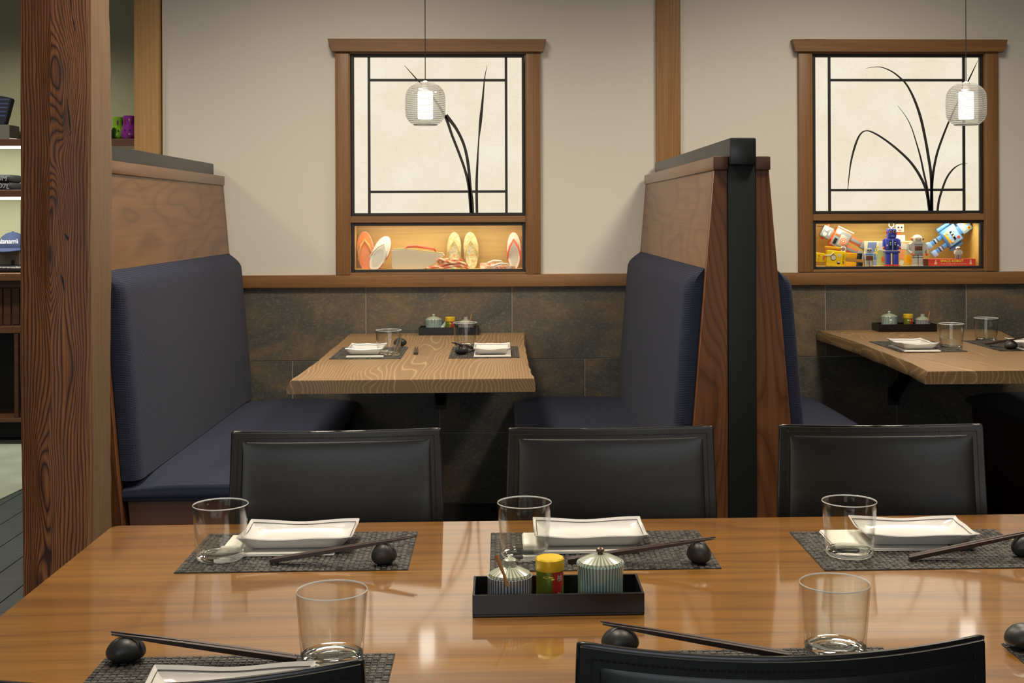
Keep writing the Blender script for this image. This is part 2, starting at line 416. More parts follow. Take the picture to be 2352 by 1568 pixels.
def prism(bm, pts, axis, a, b, mi=0):
    """Extrude a 2-D outline along an axis from a to b. pts are (x,z) for axis y, (x,y) for z, (y,z) for x."""
    def P(p, q):
        return {'y': (p[0], q, p[1]), 'z': (p[0], p[1], q), 'x': (q, p[0], p[1])}[axis]
    A = [bm.verts.new(P(p, a)) for p in pts]
    B = [bm.verts.new(P(p, b)) for p in pts]
    n = len(pts)
    fs = [bm.faces.new(A), bm.faces.new(list(reversed(B)))]
    for i in range(n):
        fs.append(bm.faces.new((A[i], B[i], B[(i + 1) % n], A[(i + 1) % n])))
    for f in fs:
        f.material_index = mi
    return A + B


def lathe(bm, prof, n=32, closed=False, M=None, mi=0):
    """Spin (r,z) points about z. r==0 ends collapse."""
    rings = []
    for r, z in prof:
        if r < 1e-6:
            rings.append([bm.verts.new((0, 0, z))])
        else:
            rings.append([bm.verts.new((r * math.cos(2 * math.pi * k / n), r * math.sin(2 * math.pi * k / n), z)) for k in range(n)])
    pairs = list(zip(rings, rings[1:])) + ([(rings[-1], rings[0])] if closed else [])
    for a, b in pairs:
        for k in range(n):
            k2 = (k + 1) % n
            if len(a) == 1 and len(b) == 1:
                continue
            if len(a) == 1:
                f = bm.faces.new((a[0], b[k2], b[k]))
            elif len(b) == 1:
                f = bm.faces.new((a[k], a[k2], b[0]))
            else:
                f = bm.faces.new((a[k], a[k2], b[k2], b[k]))
            f.material_index = mi
    vs = [v for rg in rings for v in rg]
    if M is not None:
        for v in vs:
            v.co = M @ v.co
    return vs


def tube(bm, pts, r, n=8, closed=False, mi=0, flat=1.0):
    pts = [Vector(p) for p in pts]
    m = len(pts)
    rs = r if isinstance(r, (list, tuple)) else [r] * m
    rings = []
    up = Vector((0, 0, 1))
    for i, p in enumerate(pts):
        a = pts[i - 1] if (i > 0 or closed) else p
        b = pts[(i + 1) % m] if (i < m - 1 or closed) else p
        d = (b - a).normalized()
        s = d.cross(up)
        if s.length < 1e-3:
            s = d.cross(Vector((1, 0, 0)))
        s.normalize()
        q = s.cross(d).normalized()
        rings.append([bm.verts.new(p + (s * math.cos(2 * math.pi * k / n) + q * flat * math.sin(2 * math.pi * k / n)) * rs[i]) for k in range(n)])
    for i in range(m if closed else m - 1):
        a, b = rings[i], rings[(i + 1) % m]
        for k in range(n):
            f = bm.faces.new((a[k], a[(k + 1) % n], b[(k + 1) % n], b[k]))
            f.material_index = mi
    if not closed:
        bm.faces.new(list(reversed(rings[0]))).material_index = mi
        bm.faces.new(rings[-1]).material_index = mi
    return [v for rg in rings for v in rg]


def ellipsoid(bm, c, rx, ry, rz, u=18, v=10, mi=0):
    r = bmesh.ops.create_uvsphere(bm, u_segments=u, v_segments=v, radius=1.0,
                                  matrix=Matrix.Translation(c) @ Matrix.Diagonal((rx, ry, rz, 1)))
    if mi:
        for f in {f for w in r['verts'] for f in w.link_faces}:
            f.material_index = mi
    return r['verts']


def disc_y(bm, cx, cz, y0, y1, r, n=20, sx=1.0, mi=0):
    """A short round plug whose axis is y."""
    return prism(bm, [(cx + r * sx * math.cos(2 * math.pi * k / n), cz + r * math.sin(2 * math.pi * k / n)) for k in range(n)], 'y', y0, y1, mi)


def mesh_of(bm, name, mats, smooth=35):
    bmesh.ops.recalc_face_normals(bm, faces=bm.faces[:])
    me = bpy.data.meshes.new(name)
    bm.to_mesh(me)
    bm.free()
    for m in (mats if isinstance(mats, (list, tuple)) else [mats]):
        me.materials.append(MATS[m])
    if smooth:
        me.polygons.foreach_set('use_smooth', [True] * len(me.polygons))
        me.set_sharp_from_angle(angle=R(smooth))
    return me


def obj(name, bm, mats, parent=None, loc=(0, 0, 0), rot=(0, 0, 0), smooth=35):
    me = bm if isinstance(bm, bpy.types.Mesh) else mesh_of(bm, name, mats, smooth)
    o = bpy.data.objects.new(name, me)
    col.objects.link(o)
    o.location, o.rotation_euler = loc, rot
    o.parent = parent
    return o


def tag(o, label, cat, group=None):
    o['label'], o['category'] = label, cat
    if group:
        o['group'] = group
    return o


def thing(name, label, cat, loc=(0, 0, 0), rot=(0, 0, 0), group=None):
    o = bpy.data.objects.new(name, None)
    o.empty_display_size = 0.05
    col.objects.link(o)
    o.location, o.rotation_euler = loc, rot
    return tag(o, label, cat, group)


def struct(name, bm, mats, loc=(0, 0, 0), smooth=35):
    o = obj(name, bm, mats, None, loc, smooth=smooth)
    o['kind'] = 'structure'
    return o


def struct_root(name, loc=(0, 0, 0)):
    o = bpy.data.objects.new(name, None)
    col.objects.link(o)
    o.location = loc
    o['kind'] = 'structure'
    return o


def dup(root, label, loc, rot=None, group=None):
    r = root.copy()
    col.objects.link(r)
    r.location = loc
    if rot is not None:
        r.rotation_euler = rot
    r['label'] = label
    if group:
        r['group'] = group
    for ch in list(root.children):
        c = ch.copy()
        col.objects.link(c)
        c.parent = r
        for g in list(ch.children):
            d = g.copy()
            col.objects.link(d)
            d.parent = c
    return r


def text_mesh(txt, size, depth=0.0004, bold=0.0, align='CENTER', mat='toy_black', spacing=1.0):
    """Lettering as a mesh in the x-z plane, facing -y, centred on the origin."""
    cu = bpy.data.curves.new('lettering', 'FONT')
    cu.body, cu.size, cu.extrude, cu.align_x, cu.align_y = txt, size, depth, align, 'CENTER'
    cu.offset = bold
    cu.space_character = spacing
    cu.resolution_u = 3
    tmp = bpy.data.objects.new('lettering_tmp', cu)
    col.objects.link(tmp)
    dg = bpy.context.evaluated_depsgraph_get()
    me = bpy.data.meshes.new_from_object(tmp.evaluated_get(dg))
    bpy.data.objects.remove(tmp)
    bpy.data.curves.remove(cu)
    me.transform(Matrix.Rotation(R(90), 4, 'X'))
    me.materials.clear()
    me.materials.append(MATS[mat])
    me.name = 'lettering'
    return me


def lamp(name, kind, loc, rot, energy, color, size=0.1, size_y=None, spot=None, parent=None, blend=0.6):
    d = bpy.data.lights.new(name, kind)
    d.energy, d.color = energy, color
    if kind == 'AREA':
        d.size = size
        if size_y:
            d.shape, d.size_y = 'RECTANGLE', size_y
    elif kind == 'SPOT':
        d.shadow_soft_size, d.spot_size, d.spot_blend = size, R(spot), blend
    else:
        d.shadow_soft_size = size
    o = bpy.data.objects.new(name, d)
    col.objects.link(o)
    o.location, o.rotation_euler, o.parent = loc, rot, parent
    return o


# ------------------------------------------------------------------ main dimensions
WY = 5.42            # face of the back wall
FT = 0.75            # long front table, top
BT = 0.831           # booth tables, top (the booths stand on a low platform)
SEAT = 0.563
PLAT = 0.10
CEIL = 3.0
DY0 = 3.65           # front of the dividers
XA = at_y(494, 383, WY).x - 0.0385                                              # centre lines of the booth dividers
XB = (at_y(1677, 350, DY0 - 0.022).x + at_y(1737, 350, DY0 - 0.022).x) / 2
XC = 2 * XB - XA + 0.01


def wx(px, py=500, Y=WY):
    return at_y(px, py, Y).x


def wz(py, px=1000, Y=WY):
    return at_y(px, py, Y).z


# ================================================================== the room
def build_room():
    bm = bm_new()
    box(bm, -6, 4.2, -2.6, 8.4, -0.1, -0.012)
    fl = struct('floor', bm, 'floor_bed')
    me = None
    for i in range(11):
        for j in range(6):
            w, l = 0.146, 0.76
            if me is None:
                b = bm_new()
                box(b, -w / 2 + 0.0015, w / 2 - 0.0015, -l / 2 + 0.0015, l / 2 - 0.0015, -0.012, 0.0, 0.0012, 1)
                me = mesh_of(b, 'floor_plank', 'slate_plank')
            x = -1.73 - 0.0735 + 0.146 * (3 - i)
            o = obj('plank', me, None, fl, (x, 3.19 + 0.38 * (i % 2) + 0.762 * j, 0))
    bm = bm_new()
    box(bm, -6, 4.2, -2.6, 8.4, CEIL, CEIL + 0.1)
    struct('ceiling', bm, 'ceiling_white')
    bm = bm_new()
    box(bm, -6.1, -6, -2.6, 8.4, 0, CEIL)
    struct('wall_left', bm, 'room_wall')
    bm = bm_new()
    box(bm, 4.2, 4.3, -2.6, 8.4, 0, CEIL)
    struct('wall_right', bm, 'room_wall')
    bm = bm_new()
    box(bm, -6, 4.2, 8.1, 8.2, 0, CEIL)
    struct('wall_far', bm, 'sage_wall')
    # rear wall behind the camera; its wide window is added for fill light
    bm = bm_new()
    for a in ((-6, -3.2, 0, CEIL), (1.2, 4.2, 0, CEIL), (-3.2, 1.2, 0, 0.7), (-3.2, 1.2, 2.5, CEIL)):
        box(bm, a[0], a[1], -2.7, -2.6, a[2], a[3])
    struct('wall_rear', bm, 'room_wall')
    w = struct_root('window_3', (-1, -2.65, 0.7))
    bm = bm_new()
    for x in (-2.2, -0.733, 0.733, 2.2):
        box(bm, x - 0.04, x + 0.04, -0.04, 0.04, 0, 1.8, 0.004)
    for z in (0, 1.8):
        box(bm, -2.2, 2.2, -0.04, 0.04, z - 0.04, z + 0.04, 0.004)
    obj('window_frame', bm, 'black_steel', w)
    for k in range(3):
        bm = bm_new()
        x = -1.467 + 1.467 * k
        box(bm, x - 0.69, x + 0.69, -0.004, 0.004, 0.04, 1.76)
        obj('window_pane', bm, 'pane_glass', w)
    lamp('front_fill', 'AREA', (-1, -2.75, 1.6), (R(90), 0, 0), L_FRONT_FILL, (0.93, 0.96, 1.0), 4.2, 1.7)  # unseen fill from the camera side, added to lift the fronts


def build_back_wall():
    x0 = wx(374)
    holes = []
    for lx, rx, ty, by in ((800, 1212, 122, 628), (1858, 2262, 122, 622)):
        pa, pb = at_y(lx, ty, WY), at_y(rx, by, WY)
        holes.append((pa.x, pb.x, pb.z, pa.z))
    zb = wz(645)
    T = 0.27
    bm = bm_new()
    (a0, a1, az0, az1), (b0, b1, bz0, bz1) = holes
    for s in ((x0, a0, zb, CEIL), (a1, b0, zb, CEIL), (b1, 4.2, zb, CEIL), (a0, a1, az1, CEIL), (b0, b1, bz1, CEIL),
              (a0, a1, zb, az0), (b0, b1, zb, bz0)):
        box(bm, s[0], s[1], WY, WY + T, s[2], s[3])
    wall = struct('wall_back', bm, 'plaster')
    bm = bm_new()
    box(bm, x0, 4.2, WY + 0.0015, WY + T, 0, zb)
    obj('backing', bm, 'grout', wall)
    # stone tiles in running bond
    ztop = wz(657)
    hh = 0.3147
    meshes = {}
    for course in range(4):
        z1 = ztop - course * hh
        z0 = max(PLAT, z1 - hh)
        if z1 - z0 < 0.02:
            continue
        off = 0.312 if course % 2 else 0.0
        for (xa, xb, xj, pitch) in ((x0, XB, wx(1176, 740), 0.624), (XB, 4.2, wx(1896, 740), 0.618)):
            k = math.floor((xa - xj - off) / pitch)
            while True:
                ta, tb = xj + off + k * pitch, xj + off + (k + 1) * pitch
                k += 1
                if ta >= xb - 0.01:
                    break
                ta, tb = max(ta, xa), min(tb, xb)
                if tb - ta < 0.02:
                    continue
                key = (round(tb - ta, 3), round(z1 - z0, 3))
                if key not in meshes:
                    b = bm_new()
                    g = 0.0019
                    box(b, g, key[0] - g, 0, 0.012, g, key[1] - g, 0.0008, 1)
                    meshes[key] = mesh_of(b, 'tile', 'slate_tile')
                obj('tile', meshes[key], None, wall, (ta, WY - 0.002, z0))
    bm = bm_new()
    box(bm, XA - 0.05, 4.2, DY0 - 0.02, WY + 0.01, 0, PLAT, 0.004)
    struct('floor_platform', bm, 'platform_dark')
    # timber uprights and the rail under the windows
    bm = bm_new()
    box(bm, wx(313), wx(370), WY - 0.03, WY + 0.12, 0, CEIL, 0.004)
    struct('trim_1', bm, 'pine')
    bm = bm_new()
    box(bm, wx(1507), wx(1563), WY - 0.018, WY + 0.01, wz(640), CEIL, 0.003)
    struct('trim_2', bm, 'oak_trim')
    bm = bm_new()
    box(bm, x0, 4.2, WY - 0.022, WY + 0.01, wz(658.5), wz(630), 0.002)
    struct('trim_3', bm, 'cedar')


def blade(parent, pts, Y):
    """A grass silhouette: pts are (px, py, width_px)."""
    bm = bm_new()
    P = [(at_y(p[0], p[1], Y), p[2] * Y / FPX) for p in pts]
    # refine with Catmull-Rom
    Q = []
    for i in range(len(P) - 1):
        p0, p1, p2, p3 = P[max(0, i - 1)], P[i], P[i + 1], P[min(len(P) - 1, i + 2)]
        for s in range(5):
            t = s / 5
            a = [0.5 * ((2 * b) + (c - a_) * t + (2 * a_ - 5 * b + 4 * c - d) * t * t + (-a_ + 3 * b - 3 * c + d) * t ** 3)
                 for a_, b, c, d in ((p0[0].x, p1[0].x, p2[0].x, p3[0].x), (p0[0].z, p1[0].z, p2[0].z, p3[0].z), (p0[1], p1[1], p2[1], p3[1]))]
            Q.append(a)
    Q.append([P[-1][0].x, P[-1][0].z, P[-1][1]])
    L, Rr = [], []
    for i, q in enumerate(Q):
        a, b = Q[max(0, i - 1)], Q[min(len(Q) - 1, i + 1)]
        d = Vector((b[0] - a[0], b[1] - a[1]))
        d = d.normalized() if d.length > 1e-9 else Vector((0, 1))
        nrm = Vector((-d.y, d.x)) * max(q[2], 0.0009) / 2
        L.append((q[0] + nrm.x, q[1] + nrm.y))
        Rr.append((q[0] - nrm.x, q[1] - nrm.y))
    n = len(Q)
    fr = [[bm.verts.new((p[0], y, p[1])) for p in side] for side in (L, Rr) for y in (Y - 0.0012, Y + 0.0012)]
    lf, lb, rf, rb = fr
    for i in range(n - 1):
        bm.faces.new((lf[i], lf[i + 1], rf[i + 1], rf[i]))
        bm.faces.new((lb[i], rb[i], rb[i + 1], lb[i + 1]))
        bm.faces.new((lf[i], lb[i], lb[i + 1], lf[i + 1]))
        bm.faces.new((rf[i], rf[i + 1], rb[i + 1], rb[i]))
    bm.faces.new((lf[0], rf[0], rb[0], lb[0]))
    bm.faces.new((lf[-1], lb[-1], rb[-1], rf[-1]))
    base = Vector(parent.location)
    for v in bm.verts:
        v.co -= base
    return obj('grass_blade', bm, 'charcoal_leaf', parent)


def build_window(idx, P, blades):
    """P: pixel positions of the unit's members on the wall."""
    X = lambda px: at_y(px, 400, WY).x
    cx = (P['cas'][0] + P['cas'][3]) / 2
    Z = lambda py: at_y(cx, py, WY).z
    root = struct_root('window_%d' % idx, (X(cx), WY, Z(P['rail'])))
    ox, oz = X(cx), Z(P['rail'])
    x = lambda px: X(px) - ox
    z = lambda py: Z(py) - oz
    c0, c1, c2, c3 = [x(q) for q in P['cas']]
    # header with splayed ends
    bm = bm_new()
    prism(bm, [(x(P['head'][0]), z(P['top'])), (x(P['head'][1]), z(P['top'])), (x(P['head'][2]), z(P['hb'])), (x(P['head'][3]), z(P['hb']))], 'y', -0.038, 0.0)
    bmesh.ops.bevel(bm, geom=bm.edges[:], offset=0.0015, segments=1, affect='EDGES')
    obj('header', bm, 'cedar', root)
    for a, b in ((c0, c1), (c2, c3)):
        bm = bm_new()
        box(bm, a, b, -0.024, 0.001, 0, z(P['hb']), 0.0025)
        obj('casing', bm, 'cedar_upright', root)
    # lining of the opening
    zt, zm0, zm1, zb = z(P['hb']), z(P['mid'][0]), z(P['mid'][1]), z(P['rail'])
    for a, b in ((c1 - 0.004, c1 + 0.004), (c2 - 0.004, c2 + 0.004)):
        bm = bm_new()
        box(bm, a, b, -0.016, 0.03, 0, zt, 0.001, 1)
        obj('jamb_liner', bm, 'cedar_upright', root)
    bm = bm_new()
    box(bm, c1, c2, -0.016, 0.03, zt - 0.008, zt, 0.001, 1)
    obj('head_liner', bm, 'cedar', root)
    bm = bm_new()
    box(bm, c1 + 0.004, c2 - 0.004, -0.016, 0.03, zm1, zm0, 0.0015, 1)
    obj('mid_rail', bm, 'cedar', root)
    bm = bm_new()
    box(bm, c1 + 0.004, c2 - 0.004, -0.018, 0.03, 0, 0.010, 0.001, 1)
    obj('sill', bm, 'cedar', root)
    # shoji: black frame, paper, muntins
    fx0, fx1 = c1 + 0.006, c2 - 0.006
    s0, s1 = zm0 + 0.001, zt - 0.008
    fw = 0.0125
    sh = obj('shoji_frame', _frame(fx0, fx1, s0, s1, fw, -0.008, 0.012), 'black_steel', root)
    bm = bm_new()
    box(bm, fx0 + 0.004, fx1 - 0.004, 0.008, 0.011, s0 + 0.004, s1 - 0.004)
    obj('paper_panel', bm, 'washi_paper', root)
    # hair-fine mulberry fibres on the sheet
    rr = random.Random(idx * 7)
    bm = bm_new()
    for k in range(420):
        px_, pz_ = rr.uniform(fx0 + 0.02, fx1 - 0.02), rr.uniform(s0 + 0.02, s1 - 0.02)
        a, da = rr.uniform(0, 6.28), rr.uniform(-0.7, 0.7)
        st_ = rr.uniform(0.003, 0.009)
        wd = rr.uniform(0.0003, 0.00055)
        row = []
        for q in range(7):
            nx_, nz_ = -math.sin(a) * wd, math.cos(a) * wd
            row.append((bm.verts.new((px_ + nx_, 0.0075, pz_ + nz_)), bm.verts.new((px_ - nx_, 0.0075, pz_ - nz_))))
            px_ += st_ * math.cos(a)
            pz_ += st_ * math.sin(a)
            a += da + rr.uniform(-0.45, 0.45)
            px_, pz_ = min(max(px_, fx0 + 0.01), fx1 - 0.01), min(max(pz_, s0 + 0.01), s1 - 0.01)
        for (p, q_), (p2, q2) in zip(row, row[1:]):
            bm.faces.new((p, p2, q2, q_))
    fo = obj('paper_fibres', bm, 'paper_fibre', root, smooth=0)
    fo['kind'] = 'stuff'
    mv = [x(q) for q in P['mv']]
    mh = [z(q) for q in P['mh']]
    mw = 0.0055
    for q in mv:
        bm = bm_new()
        box(bm, q - mw, q + mw, -0.002, 0.008, s0 + fw, s1 - fw, 0.0008, 1)
        obj('muntin', bm, 'black_steel', root)
    for q in mh:
        bm = bm_new()
        box(bm, mv[0] + mw, mv[1] - mw, -0.002, 0.008, q - mw * 0.95, q + mw * 0.95, 0.0008, 1)
        obj('muntin', bm, 'black_steel', root)
    for b in blades:
        blade(root, b, WY - 0.0035)
    # lit display case underneath
    d0, d1 = 0.010, zm1 - 0.001
    obj('case_frame', _frame(fx0, fx1, d0, d1, fw, -0.008, 0.012), 'black_steel', root)
    bm = bm_new()
    box(bm, fx0 + fw, fx1 - fw, 0.000, 0.003, d0 + fw, d1 - fw)
    obj('case_glass', bm, 'pane_glass', root)
    D = 0.215
    for nm, a in (('case_back', (fx0, fx1, D, D + 0.01, d0, d1)), ('case_side', (fx0 - 0.004, fx0 + 0.002, 0.03, D, d0, d1)),
                  ('case_side', (fx1 - 0.002, fx1 + 0.004, 0.03, D, d0, d1)), ('case_floor', (fx0, fx1, 0.012, D, d0, d0 + 0.010)),
                  ('case_top', (fx0, fx1, 0.03, D, d1 - 0.004, d1 + 0.012))):
        bm = bm_new()
        box(bm, *a)
        obj(nm, bm, 'case_wood', root)
    bm = bm_new()
    box(bm, fx0 + 0.03, fx1 - 0.03, 0.03, 0.042, d1 - 0.010, d1 - 0.005)
    obj('light_strip', bm, 'led_warm', root)
    lamp('case_light', 'AREA', (0, 0.060, d1 - 0.012), (R(10), 0, 0), L_CASE, (1.0, 0.90, 0.66), (fx1 - fx0) * 0.92, 0.07, parent=root)
    return root, oz + d0 + 0.010


def _frame(x0, x1, z0, z1, w, ya, yb):
    bm = bm_new()
    box(bm, x0, x0 + w, ya, yb, z0, z1, 0.0015, 1)
    box(bm, x1 - w, x1, ya, yb, z0, z1, 0.0015, 1)
    box(bm, x0 + w, x1 - w, ya, yb, z0, z0 + w, 0.0015, 1)
    box(bm, x0 + w, x1 - w, ya, yb, z1 - w, z1, 0.0015, 1)
    return bm


def c1(*p):    # crop-to-pixel for the first window's grass
    return [(740 + a / 4.3556, 70 + b / 4.3556, w / 4.3556) for a, b, w in p]


def c2(*p):
    return [(1800 + a / 4.237, 60 + b / 4.237, w / 4.237) for a, b, w in p]


build_room()
build_back_wall()
W1, CASE1_Z = build_window(1, dict(cas=(772, 804, 1209, 1241), head=(756, 1255, 1248, 765), top=92, hb=121, mid=(496, 511), rail=630,
                                   mv=(848, 1163), mh=(184, 440)),
                           [c1((1650, 352, 3), (1625, 480, 10), (1605, 700, 22), (1585, 900, 30), (1566, 1100, 13), (1552, 1350, 22), (1545, 1568, 27), (1549, 1850, 27)),
                            c1((1238, 848, 40), (1340, 980, 30), (1420, 1150, 28), (1462, 1350, 30), (1480, 1568, 32), (1496, 1700, 36), (1502, 1850, 40)),
                            c1((825, 352, 4), (930, 470, 12), (1010, 555, 16), (1130, 700, 22), (1235, 870, 28), (1300, 1050, 26), (1370, 1230, 26), (1430, 1400, 26), (1468, 1568, 30), (1490, 1850, 30))])
W2, CASE2_Z = build_window(2, dict(cas=(1832, 1863, 2259, 2289), head=(1816, 2308, 2301, 1824), top=93, hb=121, mid=(491, 506), rail=623,
                                   mv=(1905.5, 2214.5), mh=(184, 436)),
                           [c2((800, 410, 2), (890, 397, 6), (960, 402, 8), (1050, 440, 12), (1130, 500, 15), (1200, 575, 17), (1270, 710, 22), (1330, 880, 26), (1375, 1080, 26), (1410, 1280, 27), (1436, 1480, 28), (1442, 1820, 30)),
                            c2((1110, 775, 2), (1190, 880, 5), (1245, 990, 8), (1290, 1130, 11), (1330, 1270, 16), (1362, 1420, 18), (1400, 1600, 20), (1425, 1820, 22)),
                            c2((622, 1600, 4), (650, 1350, 14), (690, 1180, 20), (740, 1060, 16), (800, 1018, 11), (880, 1040, 16), (1000, 1115, 19), (1130, 1220, 22), (1240, 1330, 24), (1330, 1465, 26), (1390, 1610, 26), (1420, 1820, 24)),
                            c2((1890, 335, 2), (1840, 440, 10), (1785, 555, 14), (1690, 750, 16), (1605, 935, 17), (1540, 1100, 20), (1490, 1250, 22), (1455, 1430, 24), (1440, 1600, 26), (1435, 1820, 26)),
                            c2((1790, 1335, 3), (1720, 1345, 8), (1650, 1390, 14), (1590, 1470, 18), (1550, 1568, 20), (1510, 1700, 22), (1495, 1820, 22))])


# ================================================================== lights of the room and added fill lights
def downlight(x, y, energy, label, aim=None, spot=110, size=0.12):
    t = thing('downlight', label, 'ceiling light', (x, y, CEIL), group='recessed ceiling downlights')
    bm = bm_new()
    lathe(bm, [(0.045, 0.0), (0.068, 0.0), (0.070, -0.006), (0.047, -0.006)], 28, closed=True)
    obj('trim_ring', bm, 'white_plastic', t)
    bm = bm_new()
    lathe(bm, [(0.0, -0.002), (0.044, -0.002), (0.044, -0.001), (0.0, -0.001)], 28)
    obj('lens', bm, 'downlight_lens', t)
    rot = (0, 0, 0)
    if aim:
        d = Vector(aim) - Vector((x, y, CEIL - 0.02))
        rot = d.to_track_quat('-Z', 'Y').to_euler()
    lamp('downlight_beam', 'SPOT', (0, 0, -0.02), rot, energy * 4, (1.0, 0.87, 0.71), size, spot=spot, parent=t, blend=0.8)
    return t


downlight(-0.60, 4.10, L_SPOT_BOOTH, 'recessed downlight in the ceiling above the left booth table', spot=150, size=0.35)
downlight(1.38, 4.10, L_SPOT_BOOTH, 'recessed downlight in the ceiling above the right booth table', spot=150, size=0.35)
downlight(-0.55, 3.05, L_AISLE_FILL, 'added fill downlight over the aisle before the left booth', spot=130, size=0.15)  # aisle pair added to brighten the booth seats and tables
downlight(1.35, 3.05, L_AISLE_FILL, 'added fill downlight over the aisle before the right booth', spot=130, size=0.15)
downlight(-0.35, 1.9, L_SPOT_TABLE, 'recessed downlight over the left half of the long table')
downlight(0.95, 1.9, L_SPOT_TABLE, 'recessed downlight over the right half of the long table')
downlight(-2.75, 4.2, L_SPOT_HALL, 'recessed downlight over the passage left of the timber post', spot=140, size=0.22)
downlight(-2.9, 6.9, 45.0, 'added fill downlight over the shop shelves', spot=140)  # added to brighten the dark shop wall


def pendant(px, label):
    p = at_y(px, 240, 4.62)
    z0 = at_y(px, 287, 4.62).z
    t = thing('pendant_lamp', label, 'pendant lamp', (p.x, p.y, z0), group='glass pendant lamps over the booth tables')
    Rr, H = 0.0735, 0.152
    prof = []
    for k in range(25):
        u = k / 24
        z = H * u
        # barrel with a soft square shoulder
        e = abs(2 * u - 0.92) / 1.08 if u > 0.46 else abs(0.92 - 2 * u) / 0.92
        r = Rr * (1 - min(1, e) ** 4.2 * (0.42 if u < 0.46 else 0.52))
        prof.append((r, z))
    prof.append((0.012, H + 0.002))
    outer = prof
    inner = [(max(0.006, r - 0.0022), z) for r, z in reversed(prof)]
    bm = bm_new()
    lathe(bm, outer, 40)
    obj('glass_shade', bm, 'shade_glass', t)
    bm = bm_new()
    for k in range(21):
        u = 0.05 + 0.88 * k / 20
        i = u * 24
        r0, r1 = prof[int(i)][0], prof[int(i) + 1][0]
        r = r0 + (r1 - r0) * (i - int(i)) - 0.001
        z = H * u
        tube(bm, [(r * math.cos(a * math.pi / 18), r * math.sin(a * math.pi / 18), z) for a in range(36)], 0.0009, 5, closed=True)
    obj('shade_ribs', bm, 'shade_rib', t)
    bm = bm_new()
    tube(bm, [(prof[0][0] * math.cos(a * math.pi / 18), prof[0][0] * math.sin(a * math.pi / 18), 0.001) for a in range(36)], 0.0022, 6, closed=True)
    tube(bm, [(prof[0][0] * 0.8 * math.cos(a * math.pi / 18), prof[0][0] * 0.8 * math.sin(a * math.pi / 18), 0.004) for a in range(36)], 0.0015, 6, closed=True)
    obj('lower_rim', bm, 'shade_rib', t)
    bm = bm_new()
    lathe(bm, [(0.0, 0.022), (0.026, 0.022), (0.0275, 0.026), (0.0275, 0.118), (0.026, 0.122), (0.0, 0.122)], 28)
    obj('inner_diffuser', bm, 'lamp_glow', t)
    bm = bm_new()
    lathe(bm, [(0.0, 0.122), (0.012, 0.122), (0.012, 0.150), (0.0135, 0.150), (0.0135, 0.156), (0.004, 0.162), (0.0, 0.162)], 20)
    obj('socket', bm, 'white_plastic', t)
    bm = bm_new()
    tube(bm, [(0, 0, 0.155), (0, 0, CEIL - z0 - 0.02)], 0.0017, 6)
    obj('cord', bm, 'bracket_steel', t)
    bm = bm_new()
    lathe(bm, [(0.0, CEIL - z0 - 0.024), (0.05, CEIL - z0 - 0.024), (0.054, CEIL - z0 - 0.02), (0.054, CEIL - z0), (0.0, CEIL - z0)], 24)
    obj('ceiling_rose', bm, 'white_plastic', t)


pendant(977, 'ribbed glass pendant lamp hanging over the booth table below the sandal display')
pendant(2219, 'ribbed glass pendant lamp hanging over the booth table below the robot display')


# ================================================================== timber post
def build_post():
    a = at_y(45, 700, 3.42)
    b = at_y(208, 700, 3.42)
    w = b.x - a.x
    d = 0.188
    t = thing('timber_post', 'massive reclaimed dark timber post with swirling grain left of the booth', 'post', (a.x + w / 2, 3.42 + d / 2, 0))
    bm = bm_new()
    n = 60
    rnd = random.Random(5)
    rows = []
    for k in range(n + 1):
        z = CEIL * k / n
        wob = [0.0022 * math.sin(z * 5.1 + q * 1.7) + rnd.uniform(-0.0009, 0.0009) for q in range(8)]
        c = 0.010 + 0.003 * math.sin(z * 3.3)
        hw, hd = w / 2, d / 2
        pts = [(-hw + wob[0], -hd + c), (-hw + c * 0.6, -hd + wob[1] * 0.4), (hw - c, -hd + wob[2] * 0.4), (hw + wob[3] * 0.4, -hd + c),
               (hw + wob[4] * 1.3, hd - c), (hw - c, hd), (-hw + c, hd), (-hw, hd - c)]
        rows.append([bm.verts.new((p[0], p[1], z)) for p in pts])
    for k in range(n):
        for q in range(8):
            bm.faces.new((rows[k][q], rows[k][(q + 1) % 8], rows[k + 1][(q + 1) % 8], rows[k + 1][q]))
    bm.faces.new(list(reversed(rows[0])))
    bm.faces.new(rows[-1])
    obj('shaft', bm, 'old_timber', t, smooth=30)
    # old checks (drying cracks) and nail holes, sunk dark slivers on the face
    rr = random.Random(3)
    for (cx, cz, ln, wd) in ((0.042, 1.93, 0.10, 0.003), (0.038, 1.60, 0.11, 0.0035), (0.052, 1.85, 0.05, 0.002), (0.030, 1.28, 0.02, 0.006), (0.020, 1.16, 0.05, 0.004), (-0.05, 1.75, 0.05, 0.002)):
        bm = bm_new()
        pts = []
        m = 8
        for k in range(m + 1):
            u = k / m
            pts.append((cx + wd * math.sin(math.pi * u) * (0.6 + rr.random() * 0.5) - 0.01 * (u - 0.5), cz + ln * (u - 0.5)))
        for k in range(m - 1, 0, -1):
            u = k / m
            pts.append((cx - 0.3 * wd * math.sin(math.pi * u) - 0.01 * (u - 0.5), cz + ln * (u - 0.5)))
        prism(bm, pts, 'y', -d / 2 - 0.0007, -d / 2 + 0.003)
        obj('drying_crack', bm, 'bracket_steel', t, smooth=0)
    bm = bm_new()
    lz = FT - 0.18
    box(bm, -w / 2 - 0.012, w / 2 + 0.012, -d / 2 - 0.012, d / 2 + 0.012, 0, 0.09, 0.004)
    obj('base_collar', bm, 'bracket_steel', t)


build_post()


# ================================================================== booth dividers and benches
DL = WY - 0.024 - DY0
OFF = lambda z: 0.078 + 0.083 * (1.463 - z)        # half-width of the tapering divider at height z


